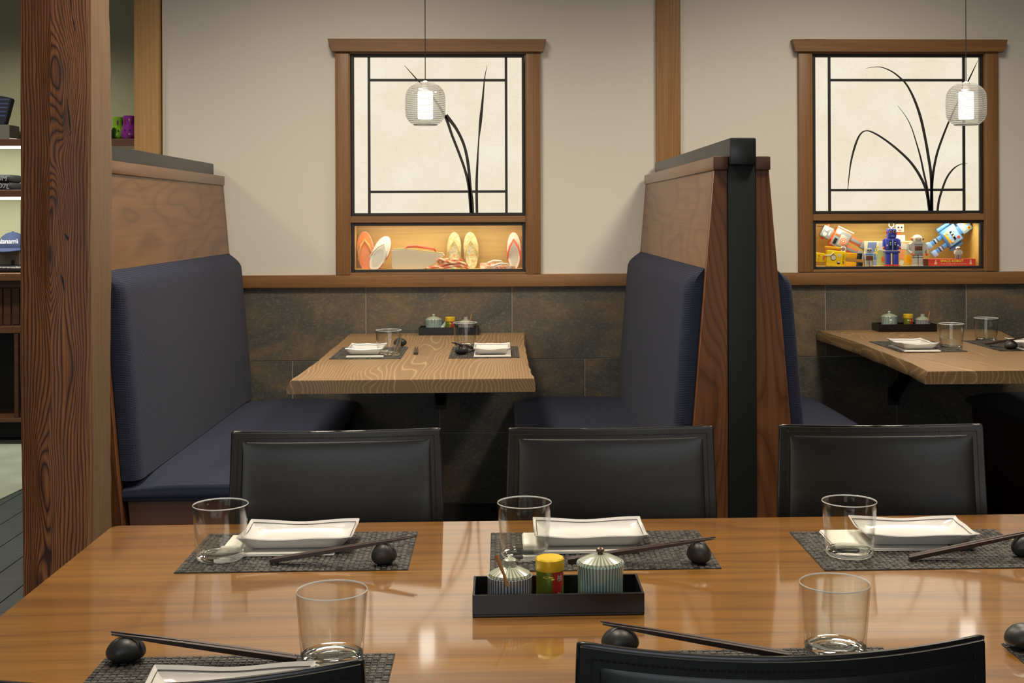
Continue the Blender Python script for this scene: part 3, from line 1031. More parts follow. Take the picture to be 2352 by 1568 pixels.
def build_divider(label, x, sides=(-1, 1)):
    t = thing('booth_divider', label, 'divider', (x, DY0, PLAT), group='tapering wooden booth dividers')
    g = lambda z: z - PLAT
    bm = bm_new()
    box(bm, -0.041, 0.041, 0.0, 0.085, 0, g(1.478), 0.004)
    obj('end_post', bm, 'black_paint', t)
    bm = bm_new()
    box(bm, -0.0385, 0.0385, -0.022, DL, g(1.477), g(1.556), 0.005)
    obj('cap_beam', bm, 'black_beam', t)
    for s in sides:
        bm = bm_new()
        box(bm, s * 0.040, s * 0.084, -0.004, DL, g(1.463), g(1.503), 0.0035)
        bm.normal_update()
        for f in bm.faces:
            f.material_index = 1 if f.normal.y < -0.5 else 0
        obj('cap_rail', bm, ['rail_wood', 'dark_wood'], t)
        # slanted panel facing the booth
        bm = bm_new()
        pts = [(s * (OFF(1.463) - 0.022), g(1.463)), (s * OFF(1.463), g(1.463)), (s * OFF(PLAT), 0), (s * (OFF(PLAT) - 0.022), 0)]
        prism(bm, pts, 'y', 0.030, DL - 0.02)
        obj('side_panel', bm, 'panel_wood', t)
        # end gable beside the black post, and the edge strip at the wall
        bm = bm_new()
        pts = [(s * 0.0415, g(1.463)), (s * (OFF(1.463) + 0.003), g(1.463)), (s * (OFF(PLAT) + 0.003), 0), (s * 0.0415, 0)]
        prism(bm, pts, 'y', 0.006, 0.029)
        bmesh.ops.bevel(bm, geom=bm.edges[:], offset=0.0015, segments=1, affect='EDGES')
        obj('end_gable', bm, 'mahogany', t)
        bm = bm_new()
        pts = [(s * 0.0415, g(1.463)), (s * (OFF(1.463) + 0.0008), g(1.463)), (s * (OFF(PLAT) + 0.0008), 0), (s * 0.0415, 0)]
        prism(bm, pts, 'y', DL - 0.019, DL)
        obj('wall_strip', bm, 'rail_wood', t)
    bm = bm_new()
    box(bm, -0.036, 0.036, 0.086, DL, 0, g(1.476))
    obj('core', bm, 'dark_wood', t)
    return t


build_divider('wooden booth divider with black cap behind the timber post', XA, (1,))
build_divider('tall tapering booth divider with black end post between the two windows', XB)
build_divider('wooden booth divider beyond the right-hand booth', XC)


def soft_box(bm, x0, x1, y0, y1, z0, z1, r, seg=4):
    box(bm, x0, x1, y0, y1, z0, z1, r, seg)


def build_bench(label, x, s):
    """s=+1: bench faces +x from the divider at x."""
    t = thing('booth_bench', label, 'bench', (x, DY0 + 0.03, PLAT), group='navy upholstered booth benches')
    g = lambda z: z - PLAT
    L = DL - 0.03
    bm = bm_new()
    # wooden base
    prism(bm, [(s * (OFF(0.5) + 0.012), g(0.512)), (s * 0.625, g(0.512)), (s * 0.60, g(0.18)), (s * 0.60, 0), (s * (OFF(PLAT) + 0.012), 0)], 'y', 0.012, L)
    bmesh.ops.bevel(bm, geom=bm.edges[:], offset=0.002, segments=1, affect='EDGES')
    obj('bench_base', bm, 'dark_wood', t)
    # seat cushion, crowned
    bm = bm_new()
    vs = box(bm, 0.1585, 0.64, 0.004, L - 0.004, g(0.5135), g(0.563))
    bmesh.ops.subdivide_edges(bm, edges=bm.edges[:], cuts=9, use_grid_fill=True)
    for v in bm.verts:
        u = (v.co.x - 0.1585) / 0.4815 * 2 - 1
        w = (v.co.y - 0.004) / (L - 0.008) * 2 - 1
        k = (v.co.z - g(0.5135)) / 0.0495
        rim = (1 - max(0, u) ** 6 * 0.9) * (1 - abs(w) ** 10 * 0.75)
        v.co.z += k * (0.012 * (1 - abs(u) ** 3) - 0.022 * (1 - rim))
        v.co.x = v.co.x + 0.012 * math.sin(math.pi * min(1, max(0, k))) * (max(0, u) ** 4)
        v.co.y += 0.006 * math.sin(math.pi * k) * (w ** 5)
        v.co.x *= s
    obj('seat_cushion', bm, 'navy_seat_fabric', t, smooth=60)
    # back cushion follows the slant of the panel
    bm = bm_new()
    z0, z1, th = SEAT + 0.008, 1.176, 0.052
    ny, nz, nx = 16, 18, 6
    grid = {}
    def pos(i, j, k):
        v = k / nz
        z = z0 + (z1 - z0) * v
        u = i / nx
        w = j / ny * 2 - 1
        # rounded section: thickness eases off at the top and at both ends
        et = 1 - max(0.0, (v - 0.90) / 0.10) ** 2.2 * 0.55
        ee = 1 - max(0.0, (abs(w) - 0.965) / 0.035) ** 2.4 * 0.42
        bulge = 0.006 * (1 - w ** 4) * math.sin(math.pi * v)
        x = OFF(z) + 0.002 + (th * et * ee + bulge) * u
        yy = 0.004 + (L - 0.010) * (j / ny)
        yy = yy - w * 0.004 * (1 - u)
        zz = z - max(0.0, (v - 0.90) / 0.10) * 0.016 * u ** 2
        return (s * x, yy, g(zz))
    jj = sorted({0, 0.12, 0.3, 0.6, 1} | {k for k in range(2, ny - 1)} | {ny - q for q in (0, 0.12, 0.3, 0.6, 1)})
    kk = [k * 1.0 for k in range(0, 16)] + [16, 16.5, 17, 17.3, 17.6, 17.85, 18]
    for a, j in enumerate(jj):
        for b, k in enumerate(kk):
            for i in (0, nx):
                grid[(i, a, b)] = bm.verts.new(pos(i, j, k))
    A, B = len(jj) - 1, len(kk) - 1
    for a in range(A):
        for b in range(B):
            for i in (0, nx):
                bm.faces.new((grid[i, a, b], grid[i, a + 1, b], grid[i, a + 1, b + 1], grid[i, a, b + 1]))
    for b in range(B):
        for a in (0, A):
            bm.faces.new((grid[0, a, b], grid[nx, a, b], grid[nx, a, b + 1], grid[0, a, b + 1]))
    for a in range(A):
        for b in (0, B):
            bm.faces.new((grid[0, a, b], grid[nx, a, b], grid[nx, a + 1, b], grid[0, a + 1, b]))
    obj('back_cushion', bm, 'navy_fabric', t, smooth=50)
    bm = bm_new()
    ellipsoid(bm, (s * 0.40, 0.010, g(0.500)), 0.003, 0.002, 0.003, 10, 6)
    obj('upholstery_tack', bm, 'brass', t)
    return t


build_bench('navy upholstered booth bench beside the timber post', XA, 1)
build_bench('navy upholstered booth bench on the left side of the tall divider', XB, -1)
build_bench('navy upholstered booth bench on the right side of the tall divider', XB, 1)
build_bench('dark navy booth bench cut off by the right edge of the photo', XC, -1)


# ================================================================== booth tables
def slab(bm, top, bottom, z1, z0):
    """Live-edge slab: matching rings of (x,y) for the top edge and the lower edge."""
    n = len(top)
    T = [bm.verts.new((p[0], p[1], z1)) for p in top]
    M = [bm.verts.new((a[0] * 0.35 + b[0] * 0.65 + (b[0] - a[0]) * 0.35, a[1] * 0.35 + b[1] * 0.65 + (b[1] - a[1]) * 0.35, z0 + (z1 - z0) * 0.42)) for a, b in zip(top, bottom)]
    B = [bm.verts.new((p[0], p[1], z0)) for p in bottom]
    bm.faces.new(T)
    bm.faces.new(list(reversed(B)))
    for a, b in ((M, T), (B, M)):
        for k in range(n):
            bm.faces.new((a[k], a[(k + 1) % n], b[(k + 1) % n], b[k]))


def smooth_edge(pts, amp, seed, n=18):
    rr = random.Random(seed)
    out = []
    m = len(pts) - 1
    for k in range(n + 1):
        f = k / n * m
        i = min(int(f), m - 1)
        t = f - i
        t = t * t * (3 - 2 * t) * 0.5 + t * 0.5
        p = pts[i].lerp(pts[i + 1], t)
        out.append(Vector((p.x + (rr.uniform(-amp, amp) if 0 < k < n else 0), p.y, 0)))
    return out


def booth_table(label, left, right, near_y, bracket_x, seed, flare):
    far = WY - 0.006
    l = smooth_edge([at_z(p[0], p[1], BT) for p in left], 0.0025, seed)
    r = smooth_edge([at_z(p[0], p[1], BT) for p in right] if not isinstance(right[0], Vector) else right, 0.0025, seed + 1)
    l[0].y = r[0].y = near_y
    l[-1].y = r[-1].y = far
    for p in l + r:
        p.y = min(p.y, far)
    org = Vector(((l[0].x + r[0].x) / 2, (near_y + far) / 2, BT - 0.041))
    ring = [p for p in l] + [p for p in reversed(r)]
    low = [Vector((p.x - flare[0] * (1 + 0.25 * math.sin(q * 1.7)), p.y, 0)) for q, p in enumerate(l)] + \
          [Vector((p.x + flare[1] * (1 + 0.25 * math.sin(q * 1.3)), p.y, 0)) for q, p in enumerate(reversed(r))]
    t = thing('booth_table', label, 'table', org, group='live edge booth tables')
    bm = bm_new()
    slab(bm, [p - org for p in ring], [p - org for p in low], 0.041, 0.0)
    es = [e for e in bm.edges if abs(e.verts[0].co.z - 0.041) < 1e-5 and abs(e.verts[1].co.z - 0.041) < 1e-5]
    bmesh.ops.bevel(bm, geom=es, offset=0.002, segments=2, affect='EDGES')
    obj('table_top', bm, 'ash_slab', t, smooth=40)
    bx = bracket_x - org.x
    bm = bm_new()
    y1, y2 = WY - 0.008 - org.y, 5.02 - org.y
    zt, zb = 0.0, 0.52 - (BT - 0.041)
    prism(bm, [(y1, zb), (y1, zb + 0.05), (y2 + 0.05, zt - 0.004), (y2, zt - 0.004)], 'x', bx - 0.018, bx + 0.018)
    box(bm, bx - 0.018, bx + 0.018, y2 - 0.25, y1, -0.010, -0.0005)
    box(bm, bx - 0.024, bx + 0.024, y1 - 0.004, y1 + 0.005, zb - 0.015, zb + 0.065)
    obj('wall_bracket', bm, 'bracket_steel', t)
    return t


booth_table('live edge booth table set for two under the sandal display window',
            [(667, 874), (706, 847), (746, 816), (780, 788), (807, 764)], [(1227, 870), (1217, 847), (1209, 816), (1203, 783), (1204, 764)],
            at_z(667, 874, BT).y, wx(1010), 21, (0.012, 0.004))
_l2 = [(2132, 853), (2087, 831), (2027, 808.5), (1969, 786), (1911, 768), (1867, 754)]
_rx = [at_z(2252, 754, BT), at_z(2296, 759.5, BT), at_z(2349, 774.5, BT)]
_c2 = (XB + XC) / 2
_r2 = [Vector((_c2 + 0.39, 3.85, 0)), Vector((_c2 + 0.40, 4.2, 0)), Vector((_c2 + 0.385, 4.6, 0)), Vector((_c2 + 0.375, 4.95, 0)), Vector((_rx[1].x, _rx[1].y, 0)), Vector((_rx[0].x, WY, 0))]
booth_table('live edge booth table with bark edge under the toy robot display window', _l2, _r2, at_z(2132, 853, BT).y, wx(2050), 33, (0.010, 0.004))


# ================================================================== long front table
def front_table():
    xl = at_z(256, 1206, FT).x
    yf = at_z(256, 1206, FT).y
    yn, xr = 1.40, 1.62
    t = thing('dining_table', 'long glossy elm dining table across the foreground', 'table', ((xl + xr) / 2, (yn + yf) / 2, 0))
    hx, hy = (xr - xl) / 2, (yf - yn) / 2
    bm = bm_new()
    pts = []
    rc = 0.022
    for cx, cy, a0 in ((hx - rc, hy - rc, 0), (-hx + rc, hy - rc, 90), (-hx + rc, -hy + rc, 180), (hx - rc, -hy + rc, 270)):
        for k in range(5):
            a = R(a0 + k * 22.5)
            pts.append((cx + rc * math.cos(a), cy + rc * math.sin(a)))
    prism(bm, pts, 'z', FT - 0.045, FT)
    es = [e for e in bm.edges if abs(e.verts[0].co.z - e.verts[1].co.z) < 1e-6]
    bmesh.ops.bevel(bm, geom=es, offset=0.004, segments=3, affect='EDGES')
    obj('table_top', bm, 'table_gloss', t, smooth=40)
    for sx in (-1, 1):
        bm = bm_new()
        box(bm, sx * (hx - 0.30) - 0.045, sx * (hx - 0.30) + 0.045, -0.05, 0.05, 0.05, FT - 0.09, 0.004)
        obj('leg', bm, 'dark_wood', t)
        bm = bm_new()
        box(bm, sx * (hx - 0.30) - 0.05, sx * (hx - 0.30) + 0.05, -hy + 0.16, hy - 0.16, 0.0, 0.05, 0.006)
        obj('foot', bm, 'dark_wood', t)
        bm = bm_new()
        box(bm, sx * (hx - 0.30) - 0.05, sx * (hx - 0.30) + 0.05, -hy + 0.16, hy - 0.16, FT - 0.09, FT - 0.0455, 0.004)
        obj('bearer', bm, 'dark_wood', t)
    bm = bm_new()
    box(bm, -hx + 0.345, hx - 0.345, -0.02, 0.02, 0.22, 0.30, 0.004)
    obj('stretcher', bm, 'dark_wood', t)


front_table()


# ================================================================== leather chairs
def chair_meshes():
    Z0, Z1 = 0.45, 0.9075
    W = lambda v: 0.217 - 0.0145 * v
    def pt(u, v, off):
        z = Z0 + (Z1 - Z0) * v - 0.008 * (1 - u * u) * v ** 3
        y = 0.175 + 0.055 * v + 0.012 * math.sin(math.pi * v) - 0.030 * u * u
        return Vector((u * W(v), y + off, z))
    us = [-1, -0.985, -0.9] + [k / 10 for k in range(-8, 9)] + [0.9, 0.985, 1]
    vs = [0] + [k / 12 for k in range(1, 12)] + [0.965, 0.99, 1]
    def sheet(bm, us, vs, f, g):
        F = [[bm.verts.new(f(u, v)) for u in us] for v in vs]
        B = [[bm.verts.new(g(u, v)) for u in us] for v in vs]
        nu, nv = len(us), len(vs)
        for a in range(nv - 1):
            for b in range(nu - 1):
                bm.faces.new((F[a][b], F[a][b + 1], F[a + 1][b + 1], F[a + 1][b]))
                bm.faces.new((B[a][b], B[a + 1][b], B[a + 1][b + 1], B[a][b + 1]))
        for b in range(nu - 1):
            for a in (0, nv - 1):
                bm.faces.new((F[a][b], F[a][b + 1], B[a][b + 1], B[a][b]))
        for a in range(nv - 1):
            for b in (0, nu - 1):
                bm.faces.new((F[a][b], F[a + 1][b], B[a + 1][b], B[a][b]))
    out = {}
    bm = bm_new()
    sheet(bm, us, vs, lambda u, v: pt(u, v, 0.0), lambda u, v: pt(u, v, 0.016))
    out['backrest'] = mesh_of(bm, 'backrest', 'black_leather', 50)
    # inflated pads on both faces inside the stitched border
    for nm, s, base in (('front_pad', -1, -0.0005), ('rear_pad', 1, 0.0165)):
        bm = bm_new()
        uu = [-0.905, -0.9, -0.89, -0.87, -0.84] + [k / 10 for k in range(-8, 9)] + [0.84, 0.87, 0.89, 0.9, 0.905]
        vv = [0.03] + [k / 16 for k in range(1, 15)] + [0.915, 0.935, 0.95, 0.958, 0.962]
        amp = 0.010 if s < 0 else 0.005
        def bul(u, v):
            a = max(0.0, 1 - (abs(u) / 0.905) ** 10)
            b = max(0.0, 1 - (abs(v - 0.45) / 0.512) ** 10) if v > 0.45 else 1.0
            return amp * (0.45 * a ** 0.5 * b ** 0.5 + 0.55 * a * b * (1 - 0.35 * u * u))
        sheet(bm, uu, vv, lambda u, v: pt(u, v, base + s * bul(u, v)), lambda u, v: pt(u, v, base + s * -0.002))
        out[nm] = mesh_of(bm, nm, 'black_leather', 60)
    # piping round the edge
    bm = bm_new()
    path = [pt(-1, v, 0.008) for v in vs] + [pt(u, 1, 0.008) for u in us[1:-1]] + [pt(1, v, 0.008) for v in reversed(vs)]
    tube(bm, path, 0.0038, 6)
    out['piping'] = mesh_of(bm, 'piping', 'leather_edge', 60)
    # stitches: short raised dashes in the border
    bm = bm_new()
    line = [(-0.945, 0.04 + 0.938 * k / 62) for k in range(63)] + [(-0.945 + 1.89 * k / 62, 0.979) for k in range(1, 63)] + [(0.945, 0.978 - 0.938 * k / 62) for k in range(63)]
    for off, s in ((-0.0004, -1), (0.0164, 1)):
        for a, b in zip(line[:-1], line[1:]):
            p, q = pt(a[0], a[1], off), pt(b[0], b[1], off)
            d = q - p
            tube(bm, [p + d * 0.12, p + d * 0.80], 0.0011, 4)
    out['stitching'] = mesh_of(bm, 'stitching', 'stitch_thread', 0)
    bm = bm_new()
    soft_box(bm, -0.215, 0.215, -0.225, 0.190, 0.415, 0.465, 0.012, 3)
    out['seat'] = mesh_of(bm, 'seat', 'black_leather', 50)
    for nm, x, y in (('legfl', -0.198, -0.205), ('legfr', 0.198, -0.205), ('legbl', -0.198, 0.172), ('legbr', 0.198, 0.172)):
        bm = bm_new()
        box(bm, x - 0.016, x + 0.016, y - 0.016, y + 0.016, 0, 0.414, 0.003)
        out[nm] = mesh_of(bm, 'leg', 'black_leather')
    return out


CH = chair_meshes()


def chair(label, x, y, rotdeg):
    t = thing('dining_chair', label, 'chair', (x, y, 0), (0, 0, R(rotdeg)), 'black leather chairs around the long table')
    b = obj('backrest', CH['backrest'], None, t)
    for k in ('front_pad', 'rear_pad', 'piping', 'stitching'):
        o = obj('pad' if 'pad' in k else k, CH[k], None, b)
    obj('seat', CH['seat'], None, t)
    for k in ('legfl', 'legfr', 'legbl', 'legbr'):
        obj('leg', CH[k], None, t)
    return t


def chair_at(label, pl, pr, rot, top=0.9075):
    """Place by the two upper corners of the backrest (pixels) at the known chair height."""
    a, b = at_z(*pl, top), at_z(*pr, top)
    m = (a + b) / 2
    ang = math.degrees(math.atan2(b.y - a.y, b.x - a.x))
    r = ang + rot
    # corners sit at local y = 0.175+0.055-0.03 = 0.20 (+0.008 to the edge)
    o = Matrix.Rotation(R(r), 3, 'Z') @ Vector((0, 0.208, 0))
    return chair(label, m.x - o.x, m.y - o.y, r)


FY = 2.52


def far_chair(label, pl, pr, rot):
    a, b = at_y(pl, 985, FY), at_y(pr, 985, FY)
    m = (a + b) / 2
    o = Matrix.Rotation(R(rot), 3, 'Z') @ Vector((0, 0.208, 0))
    return chair(label, m.x - o.x, m.y - o.y, rot)


far_chair('black leather chair behind the long table, leftmost of the far three', 541, 1005, 2.2)
far_chair('black leather chair behind the long table, middle of the far three', 1168, 1637, 0.0)
far_chair('black leather chair behind the long table, rightmost of the far three', 1791, 2254, -2.0)
chair_at('black leather chair seen from behind in front of the middle place', (1320, 1480), (2265, 1464), 180)
chair_at('black leather chair seen from behind at the lower left corner', (-150, 1548), (806, 1520), 180)


# ================================================================== tableware
def glass_mesh():
    r1, r0, H = 0.0468, 0.0402, 0.0915
    w = 0.0016
    prof = [(0.0, 0.0015), (0.030, 0.0012), (0.0375, 0.0), (r0, 0.0025), (r0 + 0.0004, 0.008)]
    for k in range(1, 7):
        u = k / 6
        prof.append((r0 + 0.0004 + (r1 - r0 - 0.0004) * u, 0.008 + (H - 0.009) * u))
    prof += [(r1 - 0.0002, H - 0.0002), (r1 - w * 0.5, H + 0.0004), (r1 - w, H - 0.0004)]
    for k in range(6, 0, -1):
        u = k / 6
        prof.append((r0 - w + (r1 - r0) * u, 0.013 + (H - 0.015) * u))
    prof += [(r0 - 0.0045, 0.0105), (r0 - 0.012, 0.0090), (0.012, 0.0098), (0.0, 0.0102)]
    bm = bm_new()
    lathe(bm, prof, 48)
    for f in bm.faces:
        z = f.calc_center_median().z
        f.material_index = 2 if z > H - 0.0022 else (1 if z > 0.0145 else 0)
    return mesh_of(bm, 'glass_tumbler', ['clear_glass', 'tumbler_wall', 'tumbler_rim'], 50)


GLASS = glass_mesh()
MAT_W, MAT_D, MAT_H = 0.382, 0.250, 0.0022


def mat_mesh():
    bm = bm_new()
    nx, ny = 42, 27
    cw, cd = MAT_W / nx, MAT_D / ny
    box(bm, -MAT_W / 2, MAT_W / 2, -MAT_D / 2, MAT_D / 2, 0, MAT_H * 0.5, mi=1)
    rr = random.Random(2)
    for i in range(nx):
        for j in range(ny):
            cx, cy = -MAT_W / 2 + cw * (i + 0.5), -MAT_D / 2 + cd * (j + 0.5)
            flat = (i + j) % 2
            hx, hy = (cw * 0.49, cd * 0.37) if flat else (cw * 0.37, cd * 0.49)
            h = MAT_H * (0.95 + 0.15 * rr.random())
            bv = [bm.verts.new((cx + sx * hx, cy + sy * hy, MAT_H * 0.45)) for sx, sy in ((-1, -1), (1, -1), (1, 1), (-1, 1))]
            kx, ky = (0.72, 0.8) if flat else (0.8, 0.72)
            tv = [bm.verts.new((cx + sx * hx * kx, cy + sy * hy * ky, h)) for sx, sy in ((-1, -1), (1, -1), (1, 1), (-1, 1))]
            mi = 0 if rr.random() < 0.75 else 1
            bm.faces.new(tv).material_index = mi
            for k in range(4):
                bm.faces.new((bv[k], bv[(k + 1) % 4], tv[(k + 1) % 4], tv[k])).material_index = mi
    return mesh_of(bm, 'placemat', ['mat_weave_light', 'mat_weave_dark'], 0)


PMAT = mat_mesh()


def plate_meshes():
    """Rectangular dish with flared rim and a hand-drawn dark line inside the rim."""
    HX, HY, H = 0.0985, 0.0660, 0.024
    def ring(hx, hy, z, wav=0.0, rc=0.006):
        pts = []
        seg = 10
        cs = [(hx, hy), (-hx, hy), (-hx, -hy), (hx, -hy)]
        for q in range(4):
            a, b = Vector(cs[q]), Vector(cs[(q + 1) % 4])
            for k in range(seg):
                t = k / seg
                p = a.lerp(b, t)
                sag = math.sin(math.pi * t)
                n = Vector((p.x, p.y)).normalized() if p.length else Vector((0, 0))
                pts.append((p.x, p.y, z - wav * 0.0035 * sag + wav * 0.0012 * math.sin(t * 9 + q)))
        return pts
    bm = bm_new()
    rings = [ring(HX * 0.70, HY * 0.64, 0.0), ring(HX * 0.80, HY * 0.76, 0.004), ring(HX * 0.97, HY * 0.965, H - 0.002, 1), ring(HX, HY, H, 1), ring(HX * 0.985, HY * 0.98, H + 0.0015, 1),
             ring(HX * 0.90, HY * 0.86, H * 0.62, 0.6), ring(HX * 0.80, HY * 0.74, 0.0085), ring(HX * 0.74, HY * 0.67, 0.0070)]
    V = [[bm.verts.new(p) for p in r] for r in rings]
    n = len(V[0])
    for a, b in zip(V, V[1:]):
        for k in range(n):
            bm.faces.new((a[k], a[(k + 1) % n], b[(k + 1) % n], b[k]))
    bm.faces.new(list(reversed(V[0])))
    bm.faces.new(V[-1])
    dish = mesh_of(bm, 'dish', 'ceramic_white', 45)
    bm = bm_new()
    line = [Vector(a).lerp(Vector(b), 0.55) + Vector((0, 0, 0.0006)) for a, b in zip(rings[4], rings[5])]
    tube(bm, line, 0.00065, 4, closed=True)
    ln = mesh_of(bm, 'rim_line', 'ink_line', 0)
    return dish, ln


DISH, RIMLINE = plate_meshes()


def napkin_mesh():
    bm = bm_new()
    box(bm, -0.100, 0.100, -0.066, 0.066, 0.0, 0.0022, 0.0008, 1)
    box(bm, -0.0985, 0.0995, -0.0655, 0.065, 0.0022, 0.0048, 0.0008, 1)
    return mesh_of(bm, 'napkin', 'napkin_paper')


NAPKIN = napkin_mesh()


def stick_mesh(L=0.246):
    bm = bm_new()
    A = [(0, 0.0036), (0.35, 0.0033), (0.72, 0.0026), (1.0, 0.0012)]
    rows = []
    for u, h in A:
        rows.append([bm.verts.new((L * u, sx * h, sz * h)) for sx, sz in ((-1, -1), (1, -1), (1, 1), (-1, 1))])
    for a, b in zip(rows, rows[1:]):
        for k in range(4):
            bm.faces.new((a[k], a[(k + 1) % 4], b[(k + 1) % 4], b[k]))
    bm.faces.new(list(reversed(rows[0])))
    bm.faces.new(rows[-1])
    es = [e for e in bm.edges if abs(e.verts[0].co.x - e.verts[1].co.x) > 0.01]
    bmesh.ops.bevel(bm, geom=es, offset=0.0006, segments=1, affect='EDGES')
    return mesh_of(bm, 'chopstick', 'chopstick_wood', 40)


STICK = stick_mesh()


def stone_mesh(seed, rx, ry, rz):
    bm = bm_new()
    ellipsoid(bm, (0, 0, rz), rx, ry, rz, 24, 14)
    rr = random.Random(seed)
    a, b, c = rr.uniform(0, 6), rr.uniform(0, 6), rr.uniform(0.5, 1)
    for v in bm.verts:
        p = v.co
        k = 1 + 0.07 * math.sin(1.6 * p.x / rx + a) + 0.05 * math.cos(1.4 * p.z / rz + b)
        p.x *= k * (1 - 0.22 * c * (p.z - rz) / rz)
        p.y *= k
        if p.z < rz * 0.12:
            p.z = rz * 0.12 * 0.4 + (p.z - 0) * 0.05
    mn = min(v.co.z for v in bm.verts)
    for v in bm.verts:
        v.co.z -= mn
    return mesh_of(bm, 'chopstick_rest', 'stone_black', 60)


ST_TALL, ST_FLAT = stone_mesh(1, 0.0205, 0.0155, 0.0185), stone_mesh(4, 0.0255, 0.020, 0.0165)


def sticks(a, rest, top, where, names=('nearer', 'farther'), sep=0.0085, group='dark wooden chopsticks'):
    """Pair from the thick end a laid over a pebble at `rest` whose top is at height `top`."""
    r = Vector((rest[0], rest[1], top + 0.0024))
    d = (r - a).normalized()
    side = Vector((-d.y, d.x, 0)).normalized()
    if side.y < 0 or (abs(side.y) < 0.3 and side.x < 0):
        side = -side
    yaw = math.atan2(d.y, d.x)
    pitch = -math.asin(max(-1, min(1, d.z)))
    for k, nm in enumerate(names):
        o = obj('chopstick', STICK, None, None, a + side * sep * (k - 0.5) + d * (0.004 * k), (0, pitch, yaw))
        tag(o, 'dark chopstick, %s of the pair %s' % (nm, where), 'chopstick', group)


def put(name, me, label, cat, p, rz=0.0, group=None):
    return tag(obj(name, me, None, None, p, (0, 0, R(rz))), label, cat, group)


def plate(p, rz, label):
    t = thing('plate', label, 'plate', p, (0, 0, R(rz)), 'rectangular white plates')
    d = obj('dish', DISH, None, t)
    obj('rim_line', RIMLINE, None, d)
    return t


Z1 = FT + 0.0003
ZM = Z1 + MAT_H * 1.12 + 0.0002       # on top of a mat
ZN = ZM + 0.0050                     # on top of a napkin
LT = 'of the long table'

# --- front table, far side
def mat_from_near_edge(pl, pr, name_where, rz=0.0):
    a, b = at_z(*pl, FT), at_z(*pr, FT)
    m = (a + b) / 2
    put('placemat', PMAT, 'woven charcoal placemat at the %s' % name_where, 'placemat', (m.x, m.y + MAT_D / 2, Z1), rz, 'woven placemats')
    return m.x, m.y + MAT_D / 2


for nm, gl, mp, pc, prz, nshift in (
        ('far left place ' + LT, (507, 1284), ((402, 1313), (937, 1313)), (688, 1229), 0, (-0.030, -0.008)),
        ('far middle place ' + LT, (1205, 1279), ((1128, 1310), (1657, 1310)), (1353, 1224), 0, (-0.018, -0.006)),
        ('far right place ' + LT, (1951, 1276), ((1892, 1309), (2425, 1306)), (2095, 1221), -2.5, (-0.050, 0.004))):
    mat_from_near_edge(mp[0], mp[1], nm)
    g = at_z(*gl, FT)
    put('glass_tumbler', GLASS, 'clear glass tumbler at the ' + nm, 'glass', (g.x, g.y, ZM), 0, 'clear tumblers')
    c = at_z(*pc, FT + 0.02)
    put('napkin', NAPKIN, 'folded white napkin under the plate at the ' + nm, 'napkin', (c.x + nshift[0], c.y + nshift[1], ZM), prz * 0.5, 'folded white napkins')
    plate((c.x, c.y, ZN + 0.0002), prz, 'white rectangular plate on a napkin at the ' + nm)

s = at_z(881, 1299, FT)
put('chopstick_rest', ST_TALL, 'upright black pebble chopstick rest at the far left place ' + LT, 'chopstick rest', (s.x, s.y, ZM), 20, 'pebble chopstick rests')
sticks(at_z(622, 1287, ZM + 0.004), (s.x, s.y), ZM + 0.0350, 'at the far left place ' + LT)
s = at_z(1604, 1296, FT)
put('chopstick_rest', ST_TALL, 'upright black pebble chopstick rest at the far middle place ' + LT, 'chopstick rest', (s.x, s.y, ZM), -40, 'pebble chopstick rests')
sticks(at_z(1304, 1286, ZM + 0.004), (s.x, s.y), ZM + 0.0350, 'at the far middle place ' + LT)
s = at_z(2350, 1280, FT)
put('chopstick_rest', ST_TALL, 'black pebble chopstick rest at the far right place of the long table', 'chopstick rest', (s.x, s.y, ZM), 10, 'pebble chopstick rests')
sticks(at_z(2086, 1281, ZM + 0.004), (s.x, s.y), ZM + 0.0350, 'at the far right place ' + LT)

# --- front table, near side
NLp, NMp, NRp = 'near left place ' + LT, 'near middle place ' + LT, 'near right corner ' + LT
a, b = at_z(256, 1500, FT), at_z(906, 1497, FT)
put('placemat', PMAT, 'woven charcoal placemat at the ' + NLp, 'placemat', ((a.x + b.x) / 2, 1.69 - MAT_D / 2, Z1), 0, 'woven placemats')
b = at_z(2027, 1488, FT)
put('placemat', PMAT, 'woven charcoal placemat at the ' + NMp, 'placemat', (b.x - MAT_W / 2, b.y - MAT_D / 2, Z1), 0, 'woven placemats')
b = at_z(2300, 1480, FT)
put('placemat', PMAT, 'woven charcoal placemat at the ' + NRp, 'placemat', (b.x + MAT_W / 2, b.y - MAT_D / 2, Z1), 0, 'woven placemats')
g = at_z(763, 1519, FT)
put('glass_tumbler', GLASS, 'clear glass tumbler at the ' + NLp, 'glass', (g.x, g.y, ZM), 0, 'clear tumblers')
g = at_z(1918, 1500, FT)
put('glass_tumbler', GLASS, 'clear glass tumbler at the ' + NMp, 'glass', (g.x, g.y, ZM), 0, 'clear tumblers')
c = at_z(360, 1531, FT + 0.03)
put('napkin', NAPKIN, 'folded white napkin under the plate at the ' + NLp, 'napkin', (c.x + 0.105, c.y - 0.068, ZM), 0, 'folded white napkins')
plate((c.x + 0.098, c.y - 0.066, ZN + 0.0002), 2, 'white rectangular plate on a napkin at the ' + NLp)
s = at_z(289, 1522, FT)
put('chopstick_rest', ST_FLAT, 'flat black pebble chopstick rest at the ' + NLp, 'chopstick rest', (s.x, s.y, ZM), 12, 'pebble chopstick rests')
sticks(at_z(683, 1513, ZM + 0.005), (s.x, s.y), ZM + 0.0312, 'at the ' + NLp)
s = at_z(1424, 1500, FT)
put('chopstick_rest', ST_FLAT, 'flat black pebble chopstick rest at the ' + NMp, 'chopstick rest', (s.x, s.y, ZM), -8, 'pebble chopstick rests')
sticks(at_z(1812, 1505, ZM + 0.005), (s.x, s.y), ZM + 0.0312, 'at the ' + NMp)
s = at_z(2350, 1492, FT)
